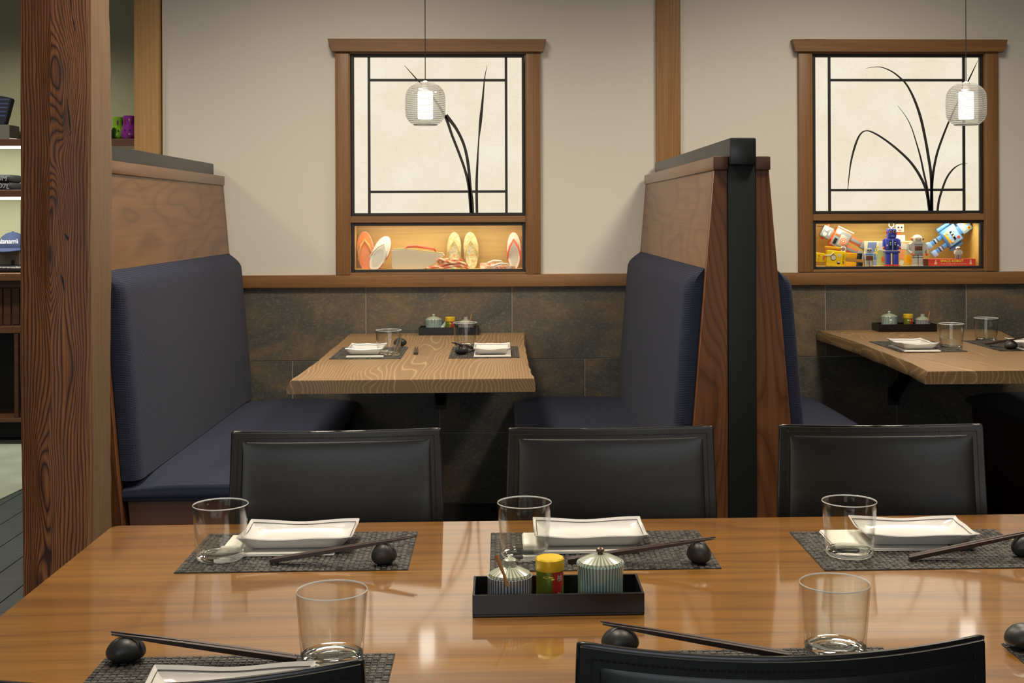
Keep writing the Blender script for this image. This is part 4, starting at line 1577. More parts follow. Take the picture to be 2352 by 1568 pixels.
put('chopstick_rest', ST_FLAT, 'flat black pebble chopstick rest at the ' + NRp, 'chopstick rest', (s.x, s.y, ZM), 0, 'pebble chopstick rests')

# --- booth tables
ZB = BT + 0.0003
ZBM = ZB + MAT_H * 1.12 + 0.0002


def booth_setting(where, mc, gl, pc, rz, st, nshift, stk, names=('left', 'right')):
    put('placemat', PMAT, 'woven grey placemat on the ' + where, 'placemat', (mc[0], mc[1], ZB), rz, 'woven placemats')
    g = at_z(*gl, BT)
    put('glass_tumbler', GLASS, 'clear glass tumbler on the ' + where, 'glass', (g.x, g.y, ZBM), 0, 'clear tumblers')
    c = at_z(*pc, BT + 0.02)
    put('napkin', NAPKIN, 'folded white napkin under the plate on the ' + where, 'napkin', (c.x + nshift[0], c.y + nshift[1], ZBM), rz, 'folded white napkins')
    plate((c.x, c.y, ZBM + 0.0052), rz, 'white rectangular plate on the ' + where)
    if st:
        s = at_z(*st, BT)
        put('chopstick_rest', ST_FLAT, 'black pebble chopstick rest on the ' + where, 'chopstick rest', (s.x, s.y, ZBM), 10, 'pebble chopstick rests')
    if stk:
        a_ = at_z(stk[0], stk[1], 0.005 + ZBM)
        e = at_z(*stk[2], ZBM) if len(stk) > 2 else s
        sticks(a_, (e.x, e.y), ZBM + (0.0312 if st else 0.008), 'on the ' + where, names)


S1, S2 = 'booth table under the sandals', 'booth table under the robots'
m1, m2 = at_z(838, 824.5, BT), at_z(1112, 822.5, BT)
booth_setting('left of the ' + S1, (m1.x, m1.y + MAT_W / 2), (893, 818), (842, 802), 90, (919, 796), (0.004, -0.010), (908, 809))
booth_setting('right of the ' + S1, (m2.x, m2.y + MAT_W / 2), (1069, 797), (1130, 801), 90, (1060, 815), (0.002, -0.006), (1090, 800))
m1 = at_z(2145, 808.5, BT)
booth_setting('left of the ' + S2, (m1.x + 0.0, m1.y + MAT_W / 2), (2185, 801), (2095, 790), 90, None, (0.004, -0.010), (2148, 800, (2112, 781)))
m2 = at_z(2375, 806, BT)
booth_setting('right of the ' + S2, (m2.x, m2.y + MAT_W / 2), (2265, 785), (2372, 789), 90, (2322, 803), (0.004, -0.006), (2266, 790), ('nearer', 'farther'))
e_ = at_z(957, 797, BT)
sticks(at_z(955, 812, BT + 0.0042), (e_.x, e_.y), BT + 0.0010, 'lying bare at mid table under the sandals', ('left', 'right'))


# ================================================================== condiment trays
def tray_mesh(W=0.251, D=0.100, H=0.032):
    bm = bm_new()
    w = 0.0035
    box(bm, -W / 2, W / 2, -D / 2, D / 2, 0, 0.004, 0.0008, 1)
    box(bm, -W / 2, W / 2, -D / 2, -D / 2 + w, 0.0035, H, 0.0006, 1)
    box(bm, -W / 2, W / 2, D / 2 - w, D / 2, 0.0035, H, 0.0006, 1)
    box(bm, -W / 2, -W / 2 + w, -D / 2 + w, D / 2 - w, 0.0035, H, 0.0006, 1)
    box(bm, W / 2 - w, W / 2, -D / 2 + w, D / 2 - w, 0.0035, H, 0.0006, 1)
    return mesh_of(bm, 'tray', 'lacquer_black')


TRAY = tray_mesh()


def bowl(p, where, spoon=1, rz=0):
    t = thing('lidded_bowl', 'striped bowl with lid and wooden spoon in the tray ' + where, 'condiment bowl', p, (0, 0, R(rz)), 'striped condiment bowls')
    r = 0.0335
    bm = bm_new()
    lathe(bm, [(0, 0), (r * 0.72, 0), (r * 0.80, 0.004), (r, 0.010), (r * 1.0, 0.040), (r * 1.02, 0.043), (r * 0.95, 0.043), (r * 0.93, 0.012), (0, 0.008)], 40)
    obj('body', bm, 'grey_stripe', t)
    bm = bm_new()
    lathe(bm, [(0, 0.041), (r * 0.94, 0.0435), (r * 0.90, 0.047), (r * 0.55, 0.053), (0.010, 0.056), (0.0085, 0.060), (0.0095, 0.066), (0.007, 0.0675), (0, 0.0675)], 40)
    obj('lid', bm, 'lid_rays', t)
    bm = bm_new()
    tube(bm, [(-0.004 * spoon, -r * 0.98, 0.036), (-0.008 * spoon, -r * 0.86, 0.050), (-0.020 * spoon, -r * 0.60, 0.078)], [0.0035, 0.0022, 0.0032], 8)
    obj('spoon', bm, 'bamboo', t)
    return t


def tin(p, where):
    t = thing('tea_tin', 'gold-lidded red and green tin in the tray ' + where, 'tin', p, (0, 0, 0), 'gold lidded spice tins')
    r = 0.0205
    bm = bm_new()
    vs = lathe(bm, [(0, 0), (r - 0.0006, 0), (r, 0.0006), (r, 0.052), (0, 0.052)], 40)
    for f in bm.faces:
        c = f.calc_center_median()
        a = math.degrees(math.atan2(c.y, c.x))
        if abs(f.normal.z) < 0.5:
            f.material_index = 1 if (-82 < a < -15 or 110 < a < 175) else 0
    obj('can', bm, ['tin_green', 'tin_red'], t)
    bm = bm_new()
    lathe(bm, [(0, 0.050), (r + 0.0006, 0.050), (r + 0.0008, 0.0505), (r + 0.0008, 0.066), (r - 0.001, 0.068), (r - 0.003, 0.0675), (0, 0.068)], 40)
    obj('lid', bm, 'gold_lid', t)
    me = text_mesh('\u67da', 0.011, 0.0003, mat='tin_white')
    for v in me.vertices:
        a = v.co.x / (r + 0.0003) + R(-48)
        rr = r + 0.0004 - v.co.y * 0.2
        v.co = Vector((rr * math.cos(a), rr * math.sin(a), v.co.z + 0.040))
    obj('lettering', me, None, t)
    # leaves and fruit printed low on the wrap
    bm = bm_new()
    for ang, z, w, h, mi in ((-30, 0.012, 0.0055, 0.010, 0), (-22, 0.022, 0.004, 0.008, 0), (-52, 0.016, 0.004, 0.005, 1), (-70, 0.008, 0.003, 0.004, 2), (-100, 0.043, 0.008, 0.002, 3), (-80, 0.040, 0.003, 0.002, 3)):
        n = 10
        vsf = []
        for k in range(n):
            q = 2 * math.pi * k / n
            aa = R(ang) + w * math.cos(q) / r
            vsf.append(bm.verts.new(((r + 0.0003) * math.cos(aa), (r + 0.0003) * math.sin(aa), z + h * math.sin(q) * (0.75 + 0.25 * math.cos(3 * q)))))
        bm.faces.new(vsf).material_index = mi
    obj('printed_fruit', bm, ['tin_green', 'tin_white', 'wine', 'print_yellow'], t, smooth=0)
    return t


def jar(p, where, spout=None):
    t = thing('lidded_jar', 'celadon striped jar with domed lid in the tray ' + where, 'condiment jar', p, (0, 0, 0), 'striped celadon jars')
    r = 0.0355
    bm = bm_new()
    lathe(bm, [(0, 0), (r * 0.93, 0), (r * 0.965, 0.004), (r * 0.95, 0.030), (r * 0.985, 0.052), (r * 1.02, 0.0575), (r * 0.99, 0.060), (r * 0.92, 0.0585), (0, 0.0585)], 44)
    obj('body', bm, 'celadon_stripe', t)
    bm = bm_new()
    lathe(bm, [(0, 0.0585), (r * 0.93, 0.0590), (r * 0.90, 0.062), (r * 0.55, 0.068), (0.006, 0.071), (0, 0.0715)], 44)
    obj('lid', bm, 'lid_rays', t)
    bm = bm_new()
    lathe(bm, [(0, 0.070), (0.0045, 0.070), (0.0040, 0.073), (0.0062, 0.076), (0.0058, 0.079), (0.003, 0.081), (0, 0.0812)], 20)
    obj('knob', bm, 'knob_bronze' if spout is None else 'celadon', t)
    if spout is not None:
        a = R(spout)
        d = Vector((math.cos(a), math.sin(a), 0))
        bm = bm_new()
        tube(bm, [d * r * 0.86 + Vector((0, 0, 0.018)), d * (r + 0.006) + Vector((0, 0, 0.026)), d * (r + 0.013) + Vector((0, 0, 0.040)), d * (r + 0.017) + Vector((0, 0, 0.047))],
             [0.013, 0.010, 0.006, 0.005], 12)
        obj('spout', bm, 'celadon' if spout > -60 else 'pale_glaze', t)
    return t


# front tray
a, b = at_z(1085, 1417, FT), at_z(1481, 1413, FT)
tx, ty = (a.x + b.x) / 2, (a.y + b.y) / 2 + 0.050
TW = 'on the long table'
put('condiment_tray', TRAY, 'black lacquer condiment tray ' + TW, 'tray', (tx, ty, Z1), 0, 'black condiment trays')
zt = Z1 + 0.0042
q = lambda px, dy: (at_y(px, 1340, ty + dy).x, ty + dy, zt)
bowl(q(1171, -0.002), TW, 1, 0)
tin(q(1263, 0.002), TW)
jar(q(1379, 0.004), TW)
# booth trays, pushed up to the wall
for pl, where, px in ((962, 'under the sandals', ((996, 'jar', 0), (1034, 'tin', 0), (1070, 'bowl', -1))), (2018, 'under the robots', ((2043, 'jar', -100), (2086.5, 'tin', 0), (2120, 'bowl', -1)))):
    x0 = at_y(pl, 765, WY - 0.105).x
    ty2 = WY - 0.058
    cx = x0 + 0.1255
    where_t = where
    put('condiment_tray', TRAY, 'black lacquer condiment tray by the wall ' + where_t, 'tray', (cx, ty2, ZB), 0, 'black condiment trays')
    for pxx, kind, ar in px:
        p = (at_y(pxx, 740, ty2).x, ty2 + 0.004, ZB + 0.0042)
        if kind == 'jar':
            jar(p, where_t, ar)
        elif kind == 'tin':
            tin(p, where_t)
        else:
            bowl(p, where_t, ar, 20)


# ================================================================== display case 1: sandals
def zori(label, px_top, px_bot, Yc, width_px, top, edge, strap, inlay=None, lean=10, dots=()):
    """Sandal stood on its heel, sole towards the back, tilted in the plane of the window."""
    A, B = at_y(*px_top, Yc), at_y(*px_bot, Yc)
    L = (A - B).length
    W = width_px * Yc / FPX
    ang = math.atan2(A.x - B.x, A.z - B.z)
    t = thing('zori_sandal', label, 'sandal', B, (R(-lean), ang, 0), 'sandals in the display case')
    def outline(k=1.0, n=36):
        pts = []
        for i in range(n):
            a = 2 * math.pi * i / n
            x, z = math.cos(a), math.sin(a)
            wz_ = 0.94 + 0.06 * z - 0.05 * math.cos(2 * a) * (z < 0)
            pts.append((x * W / 2 * k * wz_, L / 2 + z * (L / 2 - (1 - k) * W / 2)))
        return pts
    bm = bm_new()
    prism(bm, outline(), 'y', 0.0, 0.020)
    obj('sole', bm, edge, t)
    bm = bm_new()
    prism(bm, outline(0.93), 'y', -0.0022, -0.0001)
    obj('insole', bm, top, t)
    if inlay:
        bm = bm_new()
        prism(bm, [(x * 0.62, L * 0.36 + (z - L / 2) * 0.52) for x, z in outline(0.93)], 'y', -0.0030, -0.0023)
        obj('insole_patch', bm, inlay, t)
    for k, (dx, dz, r, c) in enumerate(dots):
        bm = bm_new()
        rr = random.Random(k)
        disc_y(bm, dx * W, dz * L, -0.0038, -0.0024, r, 7)
        obj('flower', bm, c, t)
    bm = bm_new()
    toe = Vector((0, -0.004, L * 0.80))
    for s_ in (-1, 1):
        tube(bm, [toe, toe + Vector((s_ * W * 0.05, -0.010, -L * 0.05)), Vector((s_ * W * 0.24, -0.017, L * 0.62)), Vector((s_ * W * 0.37, -0.013, L * 0.45)), Vector((s_ * W * 0.43, 0.000, L * 0.30))],
             [0.003, 0.0036, 0.0042, 0.0042, 0.003], 8)
    obj('strap', bm, strap, t)
    return t


YD = WY + 0.085
cw = lambda x, y: (760 + x / 4.523, 430 + y / 4.523)
zori('orange zori sandal leaning in the left corner of the case', cw(338, 452), cw(372, 872), YD + 0.055, 40, 'zori_orange', 'rose_edge', 'strap_gold', 'petal_orange')
zori('white zori sandal with red edged strap leaning on the orange one', cw(592, 502), cw(425, 868), YD - 0.010, 42, 'zori_white', 'coral', 'zori_white', 'zori_silver')
zori('gold brocade zori sandal, left one of the upright pair', cw(1280, 457), cw(1278, 852), YD + 0.05, 35, 'brocade_gold', 'zori_gold', 'strap_gold', 'brocade_gold', dots=((-0.15, 0.45, 0.004, 'petal_blue'), (0.0, 0.36, 0.006, 'petal_orange'), (0.12, 0.25, 0.004, 'petal_green')))
zori('gold brocade zori sandal, right one of the upright pair', cw(1442, 457), cw(1470, 852), YD + 0.045, 37, 'brocade_gold', 'zori_gold', 'strap_gold', 'brocade_gold', dots=((-0.12, 0.48, 0.004, 'petal_blue'), (0.05, 0.38, 0.006, 'petal_orange'), (0.1, 0.2, 0.005, 'petal_orange'), (-0.15, 0.12, 0.006, 'petal_green')))
zori('white zori sandal with red strap standing at the right end of the case', cw(1898, 457), cw(1905, 860), YD + 0.03, 36, 'zori_white', 'coral', 'coral', 'zori_silver')


def platform_sandal():
    A, B = at_y(*cw(640, 640), YD), at_y(*cw(1182, 852), YD)
    W, H = B.x - A.x, A.z - CASE1_Z
    t = thing('platform_sandal', 'tall pale wood platform sandal with coral strap', 'sandal', (A.x, YD - 0.03, CASE1_Z))
    bm = bm_new()
    pts = [(0, 0.16 * H), (0.02 * W, 0.0), (0.10 * W, 0.0), (0.62 * W, 0.0), (0.78 * W, 0.22 * H), (0.99 * W, 0.62 * H), (W, 0.72 * H), (0.98 * W, 0.76 * H), (0.25 * W, H * 0.99), (0.0, H * 0.96)]
    prism(bm, pts, 'y', -0.012, 0.055)
    bmesh.ops.bevel(bm, geom=bm.edges[:], offset=0.0025, segments=2, affect='EDGES')
    obj('block', bm, 'bare_wood', t)
    bm = bm_new()
    prism(bm, [(0.005 * W, 0.97 * H), (0.25 * W, 1.0 * H), (0.97 * W, 0.775 * H), (0.97 * W, 0.80 * H), (0.25 * W, 1.04 * H), (0.005 * W, 1.03 * H)], 'y', -0.008, 0.050)
    obj('insole', bm, 'zori_gold', t)
    bm = bm_new()
    for y in (0.0, 0.042):
        tube(bm, [(0.24 * W, y, 1.00 * H), (0.30 * W, y, 1.12 * H), (0.45 * W, y * 0.8 + 0.004, 1.15 * H), (0.65 * W, 0.018, 1.06 * H), (0.80 * W, 0.021, 1.00 * H), (0.84 * W, 0.021, 0.86 * H)],
             [0.005, 0.0065, 0.007, 0.006, 0.0055, 0.004], 10)
    obj('strap', bm, 'coral', t)


platform_sandal()


def knotted_cord():
    Yc = WY + 0.038
    A, B = at_y(*cw(995, 850), Yc), at_y(*cw(1430, 745), Yc)
    W, H = B.x - A.x, B.z - CASE1_Z
    t = thing('braided_cord', 'knotted red and gold braided silk cord beside the platform sandal', 'cord', (A.x, Yc, CASE1_Z))
    P = lambda u, v, y=0.0: (u * W, y, v * H + 0.004)
    strands = [
        ([P(0.00, 0.02), P(0.12, 0.10), P(0.28, 0.18, -.004), P(0.42, 0.38, -.006), P(0.55, 0.62, -.004), P(0.70, 0.85, 0), P(0.83, 0.80, .004), P(0.80, 0.55, .004), P(0.62, 0.40, 0), P(0.45, 0.25, .004), P(0.36, 0.45, .006), P(0.42, 0.80, .004), P(0.55, 0.92, 0)], 'cord_red'),
        ([P(0.03, 0.04, .008), P(0.20, 0.22, .008), P(0.30, 0.55, .006), P(0.26, 0.80, .002), P(0.36, 0.88, -.004), P(0.48, 0.70, -.008), P(0.62, 0.55, -.008), P(0.80, 0.58, -.006), P(0.93, 0.40, -.002), P(0.96, 0.18, 0), P(0.80, 0.08, 0)], 'cord_gold'),
        ([P(0.30, 0.04, -.008), P(0.45, 0.10, -.008), P(0.60, 0.22, -.008), P(0.78, 0.28, -.008), P(0.90, 0.15, -.006), P(1.0, 0.02, -.004)], 'cord_red')]
    for pts, m in strands:
        # smooth path with a spiral wrap
        Q = []
        V = [Vector(p) for p in pts]
        for i in range(len(V) - 1):
            p0, p1, p2, p3 = V[max(0, i - 1)], V[i], V[i + 1], V[min(len(V) - 1, i + 2)]
            for k in range(5):
                s_ = k / 5
                Q.append(0.5 * ((2 * p1) + (p2 - p0) * s_ + (2 * p0 - 5 * p1 + 4 * p2 - p3) * s_ ** 2 + (-p0 + 3 * p1 - 3 * p2 + p3) * s_ ** 3))
        Q.append(V[-1])
        bm = bm_new()
        tube(bm, Q, 0.0056, 8)
        bm.faces.index_update()
        for f in bm.faces:
            f.material_index = 1 if (f.index // 8 + f.index) % 8 in (0, 1, 2) else 0
        o = obj('strand', bm, [m, 'cord_gold' if m == 'cord_red' else 'cord_red'], t)
    bm = bm_new()
    ellipsoid(bm, (0.62 * W, -0.012, 0.10 * H), 0.008, 0.004, 0.005, 10, 6)
    obj('leaf_charm', bm, 'petal_green', t)


knotted_cord()


def flat_sandals():
    for k, (xa, xb, yy, dz, lab) in enumerate(((1548, 1840, WY + 0.115, 0.0, 'patterned orange sandal lying flat behind its twin at the case right'),
                                             (1600, 1915, WY + 0.032, 0.0, 'patterned orange sandal lying flat in front of its twin at the case right'))):
        A, B = at_y(*cw(xa, 850), yy), at_y(*cw(xb, 760), yy)
        W = B.x - A.x
        H = 0.022 if k == 0 else 0.012
        t = thing('flat_sandal', lab, 'sandal', (A.x, yy, CASE1_Z), group='sandals in the display case')
        pts = [(W * (0.5 + 0.5 * math.cos(a)), 0.024 * math.sin(a)) for a in [2 * math.pi * q / 28 for q in range(28)]]
        bm = bm_new()
        prism(bm, pts, 'z', 0, H)
        obj('sole', bm, 'floral_silk', t)
        bm = bm_new()
        prism(bm, [(W * 0.5 + (x - W * 0.5) * 0.94, y * 0.92) for x, y in pts], 'z', H, H + 0.0015)
        obj('insole', bm, 'floral_silk', t)
        bm = bm_new()
        for s_ in (-1, 1):
            tube(bm, [(W * 0.82, 0, H + 0.002), (W * 0.74, s_ * 0.004, H + 0.010), (W * 0.5, s_ * 0.014, H + 0.012), (W * 0.28, s_ * 0.020, H + 0.002)], [0.003, 0.0035, 0.004, 0.003], 8)
        obj('strap', bm, 'zori_white', t)
        bm = bm_new()
        disc_y(bm, W * 0.06, H * 0.6, -0.0075, -0.006, 0.005, 12)
        obj('rosette', bm, 'coral', t)


flat_sandals()


# ================================================================== display case 2: tin toys
def toy(name, label, foot_px, Yc, H, tilt=0.0, spec=None, floor=None):
    """Tin toy robot. spec: parts as (name, kind, args, material) in units of the toy's height, facing -y."""
    f = at_y(*foot_px, Yc)
    z = floor if floor is not None else f.z
    t = thing(name, label, 'toy robot', (f.x, Yc, z), (0, R(tilt), 0), 'tin toy robots in the display case')
    for nm, kind, a, m in spec:
        bm = bm_new()
        a = [q * H if not isinstance(q, (tuple, list)) else q for q in a]
        if kind == 'b':
            box(bm, *a[:6], (a[6] if len(a) > 6 else 0.012 * H), 2)
        elif kind == 'd':        # disc facing the viewer: cx, cz, y0, y1, r
            disc_y(bm, a[0], a[1], a[2], a[3], a[4], 20)
        elif kind == 'e':
            ellipsoid(bm, a[0:3], a[3], a[4], a[5], 16, 10)
        elif kind == 't':        # tube from p to q radius r
            tube(bm, [a[0:3], a[3:6]], a[6], 10)
        elif kind == 'ring':
            tube(bm, [(a[0] + a[3] * math.cos(q_), a[1], a[2] + a[3] * math.sin(q_)) for q_ in [R(-250 + 320 * w / 18) for w in range(19)]], a[4], 6)
        elif kind == 'p':        # prism outline (already tuples) extruded in y
            pts = [(q[0] * H, q[1] * H) for q in a[0]]
            prism(bm, pts, 'y', a[1], a[2])
        obj(nm, bm, m, t)
    return t, H


def lettering(t, txt, size, x, y, z, mat, rot_y=0.0, bold=0.0, spacing=1.0):
    me = text_mesh(txt, size, 0.0002, bold, mat=mat, spacing=spacing)
    o = obj('lettering', me, None, t, (x, y, z), (0, R(rot_y), 0))
    return o


cr = lambda x, y: (1840 + x / 5.113, 480 + y / 5.113)

# grey robot with orange trim, lying back to the left
grey = [('torso', 'b', (-0.20, 0.20, -0.07, 0.09, 0.36, 0.72, 0.02), 'toy_orange'), ('chest_plate', 'b', (-0.185, 0.185, -0.078, -0.068, 0.375, 0.705, 0.006), 'toy_grey'),
        ('dial_plate', 'b', (-0.14, 0.10, -0.084, -0.079, 0.39, 0.58, 0.004), 'toy_chrome'), ('dial', 'd', (-0.02, 0.485, -0.094, -0.083, 0.085), 'toy_white'),
        ('dial_ring', 'd', (-0.02, 0.485, -0.098, -0.0945, 0.074), 'toy_orange'), ('dial_ring', 'd', (-0.02, 0.485, -0.100, -0.0985, 0.056), 'toy_white'), ('dial_ring', 'd', (-0.02, 0.485, -0.102, -0.1005, 0.042), 'toy_orange'),
        ('dial_ring', 'd', (-0.02, 0.485, -0.104, -0.1025, 0.022), 'toy_white'), ('gauge', 'd', (0.12, 0.645, -0.088, -0.079, 0.048), 'toy_white'), ('meter', 'b', (-0.15, -0.02, -0.086, -0.079, 0.61, 0.675, 0.003), 'toy_black'),
        ('trim_band', 'b', (0.035, 0.065, -0.086, -0.079, 0.585, 0.70, 0.002), 'toy_orange'), ('neck', 'b', (-0.10, 0.10, -0.05, 0.06, 0.72, 0.76, 0.01), 'toy_orange'),
        ('head', 'b', (-0.125, 0.125, -0.075, 0.075, 0.76, 0.98, 0.015), 'toy_grey'), ('eye', 'd', (-0.055, 0.90, -0.088, -0.075, 0.042), 'toy_white'), ('eye', 'd', (0.055, 0.90, -0.088, -0.075, 0.042), 'toy_white'),
        ('mouth', 'b', (-0.05, 0.05, -0.082, -0.075, 0.80, 0.825, 0.003), 'toy_white'), ('ear', 'b', (-0.17, -0.125, -0.02, 0.03, 0.86, 0.92, 0.01), 'toy_orange'), ('ear', 'b', (0.125, 0.17, -0.02, 0.03, 0.86, 0.92, 0.01), 'toy_orange'),
        ('leg', 'b', (-0.17, -0.04, -0.04, 0.06, 0.10, 0.36, 0.012), 'toy_orange'), ('leg', 'b', (0.04, 0.17, -0.04, 0.06, 0.10, 0.36, 0.012), 'toy_orange'),
        ('leg_plate', 'b', (-0.14, -0.07, -0.048, -0.04, 0.12, 0.35, 0.003), 'toy_grey'), ('leg_plate', 'b', (0.07, 0.14, -0.048, -0.04, 0.12, 0.35, 0.003), 'toy_grey'),
        ('foot', 'b', (-0.185, -0.025, -0.09, 0.08, 0.0, 0.11, 0.015), 'toy_grey'), ('foot', 'b', (0.025, 0.185, -0.09, 0.08, 0.0, 0.11, 0.015), 'toy_grey'),
        ('arm', 't', (0.225, 0.0, 0.70, 0.235, -0.01, 0.34, 0.016), 'toy_white'), ('arm', 't', (-0.225, 0.0, 0.70, -0.235, -0.01, 0.34, 0.016), 'toy_orange'), ('antenna', 't', (0.09, 0.05, 0.95, 0.03, 0.05, 1.08, 0.008), 'toy_brown')]
toy('toy_robot', 'grey tin toy robot with orange dial lying back behind the yellow one', cr(728, 492), WY + 0.125, 0.213, -63, grey)

yel = [('torso', 'b', (-0.165, 0.165, -0.06, 0.08, 0.36, 0.76, 0.02), 'toy_yellow'), ('gauge', 'd', (0.02, 0.62, -0.070, -0.060, 0.060), 'toy_black'), ('gauge_face', 'd', (0.02, 0.62, -0.075, -0.0705, 0.050), 'toy_white'),
       ('dial', 'd', (0.075, 0.50, -0.068, -0.060, 0.036), 'toy_white'), ('dial', 'd', (-0.075, 0.505, -0.068, -0.060, 0.036), 'toy_black'), ('dial_half', 'p', ([(-0.075, 0.472), (-0.045, 0.48), (-0.042, 0.505), (-0.045, 0.53), (-0.075, 0.538)], -0.072, -0.0685), 'toy_white'),
       ('pipe', 't', (0.05, -0.065, 0.80, 0.06, -0.067, 0.68, 0.013), 'toy_white'), ('pipe', 't', (0.06, -0.067, 0.68, 0.12, -0.067, 0.62, 0.013), 'toy_white'),
       ('neck', 'b', (-0.07, 0.07, -0.04, 0.05, 0.76, 0.79, 0.008), 'toy_yellow'), ('head', 'b', (-0.095, 0.095, -0.06, 0.07, 0.79, 0.98, 0.02), 'toy_yellow'), ('face_plate', 'b', (-0.045, 0.045, -0.068, -0.06, 0.80, 0.84, 0.003), 'toy_orange'),
       ('eye', 'd', (-0.04, 0.92, -0.07, -0.06, 0.022), 'toy_amber'), ('eye', 'd', (0.04, 0.92, -0.07, -0.06, 0.022), 'toy_amber'),
       ('leg', 'b', (-0.145, -0.04, -0.04, 0.06, 0.12, 0.36, 0.012), 'toy_amber'), ('leg', 'b', (0.04, 0.145, -0.04, 0.06, 0.12, 0.36, 0.012), 'toy_amber'),
       ('foot', 'b', (-0.155, -0.03, -0.08, 0.08, 0.0, 0.125, 0.012), 'toy_black'), ('foot', 'b', (0.03, 0.155, -0.08, 0.08, 0.0, 0.125, 0.012), 'toy_black'),
       ('arm', 'b', (0.195, 0.245, -0.03, 0.03, 0.47, 0.80, 0.012), 'toy_amber'), ('claw', 'ring', (0.205, -0.03, 0.42, 0.05, 0.016), 'toy_white'), ('arm', 'b', (-0.215, -0.17, -0.03, 0.03, 0.45, 0.75, 0.012), 'toy_amber')]
ty_, H_ = toy('toy_robot', 'yellow tin toy robot lying on its back at the left of the case', cr(716, 608), WY + 0.058, 0.212, -85, yel)
lettering(ty_, 'NP-5357', 0.0125, 0.0, -0.0605 * H_ - 0.0006, 0.405 * H_, 'toy_black', 0)

sil_s = [('torso', 'b', (-0.26, 0.26, -0.12, 0.14, 0.30, 0.72, 0.04), 'toy_silver'), ('chest_window', 'b', (-0.19, 0.19, -0.135, -0.12, 0.34, 0.56, 0.01), 'toy_brown'), ('chest_plate', 'b', (-0.20, 0.20, -0.135, -0.12, 0.60, 0.70, 0.01), 'toy_sky'),
         ('head', 'b', (-0.15, 0.15, -0.11, 0.11, 0.75, 0.98, 0.03), 'toy_silver'), ('eye', 'b', (-0.11, -0.02, -0.125, -0.11, 0.84, 0.90, 0.008), 'toy_black'), ('eye', 'b', (0.02, 0.11, -0.125, -0.11, 0.84, 0.90, 0.008), 'toy_black'), ('mouth', 'b', (-0.09, 0.09, -0.12, -0.11, 0.77, 0.80, 0.005), 'toy_brown'),
         ('arm', 't', (-0.31, 0, 0.68, -0.34, -0.06, 0.36, 0.06), 'toy_chrome'), ('arm', 't', (0.31, 0, 0.68, 0.34, -0.06, 0.36, 0.06), 'toy_sky'), ('leg', 'b', (-0.24, -0.03, -0.11, 0.13, 0.0, 0.30, 0.03), 'toy_chrome'), ('leg', 'b', (0.03, 0.24, -0.11, 0.13, 0.0, 0.30, 0.03), 'toy_chrome')]
toy('toy_robot', 'small silver tin robot between the yellow robot and the picture box', cr(795, 670), WY + 0.045, 0.082, 0, sil_s, CASE2_Z)

blu = [('torso', 'b', (-0.185, 0.185, -0.10, 0.10, 0.42, 0.74, 0.045), 'toy_blue'), ('skirt', 'b', (-0.195, 0.195, -0.105, 0.105, 0.345, 0.42, 0.015), 'toy_blue'), ('belt', 'b', (-0.196, 0.196, -0.108, 0.108, 0.40, 0.418, 0.004), 'toy_silver'),
       ('lapel', 'b', (-0.095, -0.03, -0.114, -0.10, 0.46, 0.67, 0.006), 'toy_black'), ('lapel', 'b', (0.03, 0.095, -0.114, -0.10, 0.46, 0.67, 0.006), 'toy_black'), ('seam', 'b', (-0.008, 0.008, -0.108, -0.10, 0.42, 0.72, 0.002), 'toy_sky_light'),
       ('button', 'd', (-0.062, 0.62, -0.12, -0.114, 0.020), 'toy_white'), ('button', 'd', (-0.062, 0.57, -0.12, -0.114, 0.016), 'toy_sky_light'), ('button', 'd', (0.062, 0.62, -0.12, -0.114, 0.020), 'toy_white'), ('button', 'd', (0.062, 0.57, -0.12, -0.114, 0.016), 'toy_sky_light'), ('badge', 'd', (-0.145, 0.55, -0.108, -0.10, 0.024), 'toy_white'), ('badge', 'd', (0.145, 0.55, -0.108, -0.10, 0.024), 'toy_white'),
       ('head', 'b', (-0.115, 0.115, -0.095, 0.095, 0.74, 0.99, 0.035), 'toy_blue'), ('eye', 'd', (-0.05, 0.91, -0.108, -0.095, 0.034), 'rose_edge'), ('eye', 'd', (0.05, 0.91, -0.108, -0.095, 0.034), 'rose_edge'), ('pupil', 'd', (-0.05, 0.91, -0.112, -0.1085, 0.02), 'toy_black'), ('pupil', 'd', (0.05, 0.91, -0.112, -0.1085, 0.02), 'toy_black'),
       ('nose', 'p', ([(-0.02, 0.83), (0.02, 0.83), (0.006, 0.89), (-0.006, 0.89)], -0.115, -0.095), 'toy_blue'), ('mouth', 'b', (-0.045, 0.045, -0.102, -0.095, 0.79, 0.805, 0.002), 'toy_sky_light'), ('ear', 'b', (-0.14, -0.115, -0.02, 0.03, 0.86, 0.92, 0.006), 'toy_red'),
       ('arm', 't', (-0.20, 0, 0.70, -0.215, -0.03, 0.52, 0.035), 'toy_blue'), ('arm', 't', (0.20, 0, 0.70, 0.215, -0.03, 0.52, 0.035), 'toy_blue'), ('hand', 'e', (-0.215, -0.04, 0.475, 0.03, 0.03, 0.035), 'toy_red'), ('hand', 'e', (0.215, -0.04, 0.475, 0.03, 0.03, 0.035), 'toy_red'),
       ('leg', 'b', (-0.165, -0.035, -0.08, 0.09, 0.045, 0.345, 0.015), 'toy_blue'), ('leg', 'b', (0.035, 0.165, -0.08, 0.09, 0.045, 0.345, 0.015), 'toy_blue'), ('foot', 'b', (-0.175, -0.025, -0.12, 0.11, 0.0, 0.05, 0.012), 'toy_red'), ('foot', 'b', (0.025, 0.175, -0.12, 0.11, 0.0, 0.05, 0.012), 'toy_red'),
       ('antenna_ring', 'ring', (0.0, 0.0, 1.085, 0.065, 0.014), 'toy_white'), ('antenna_stem', 't', (0, 0, 0.98, 0, 0, 1.025, 0.016), 'toy_white')]
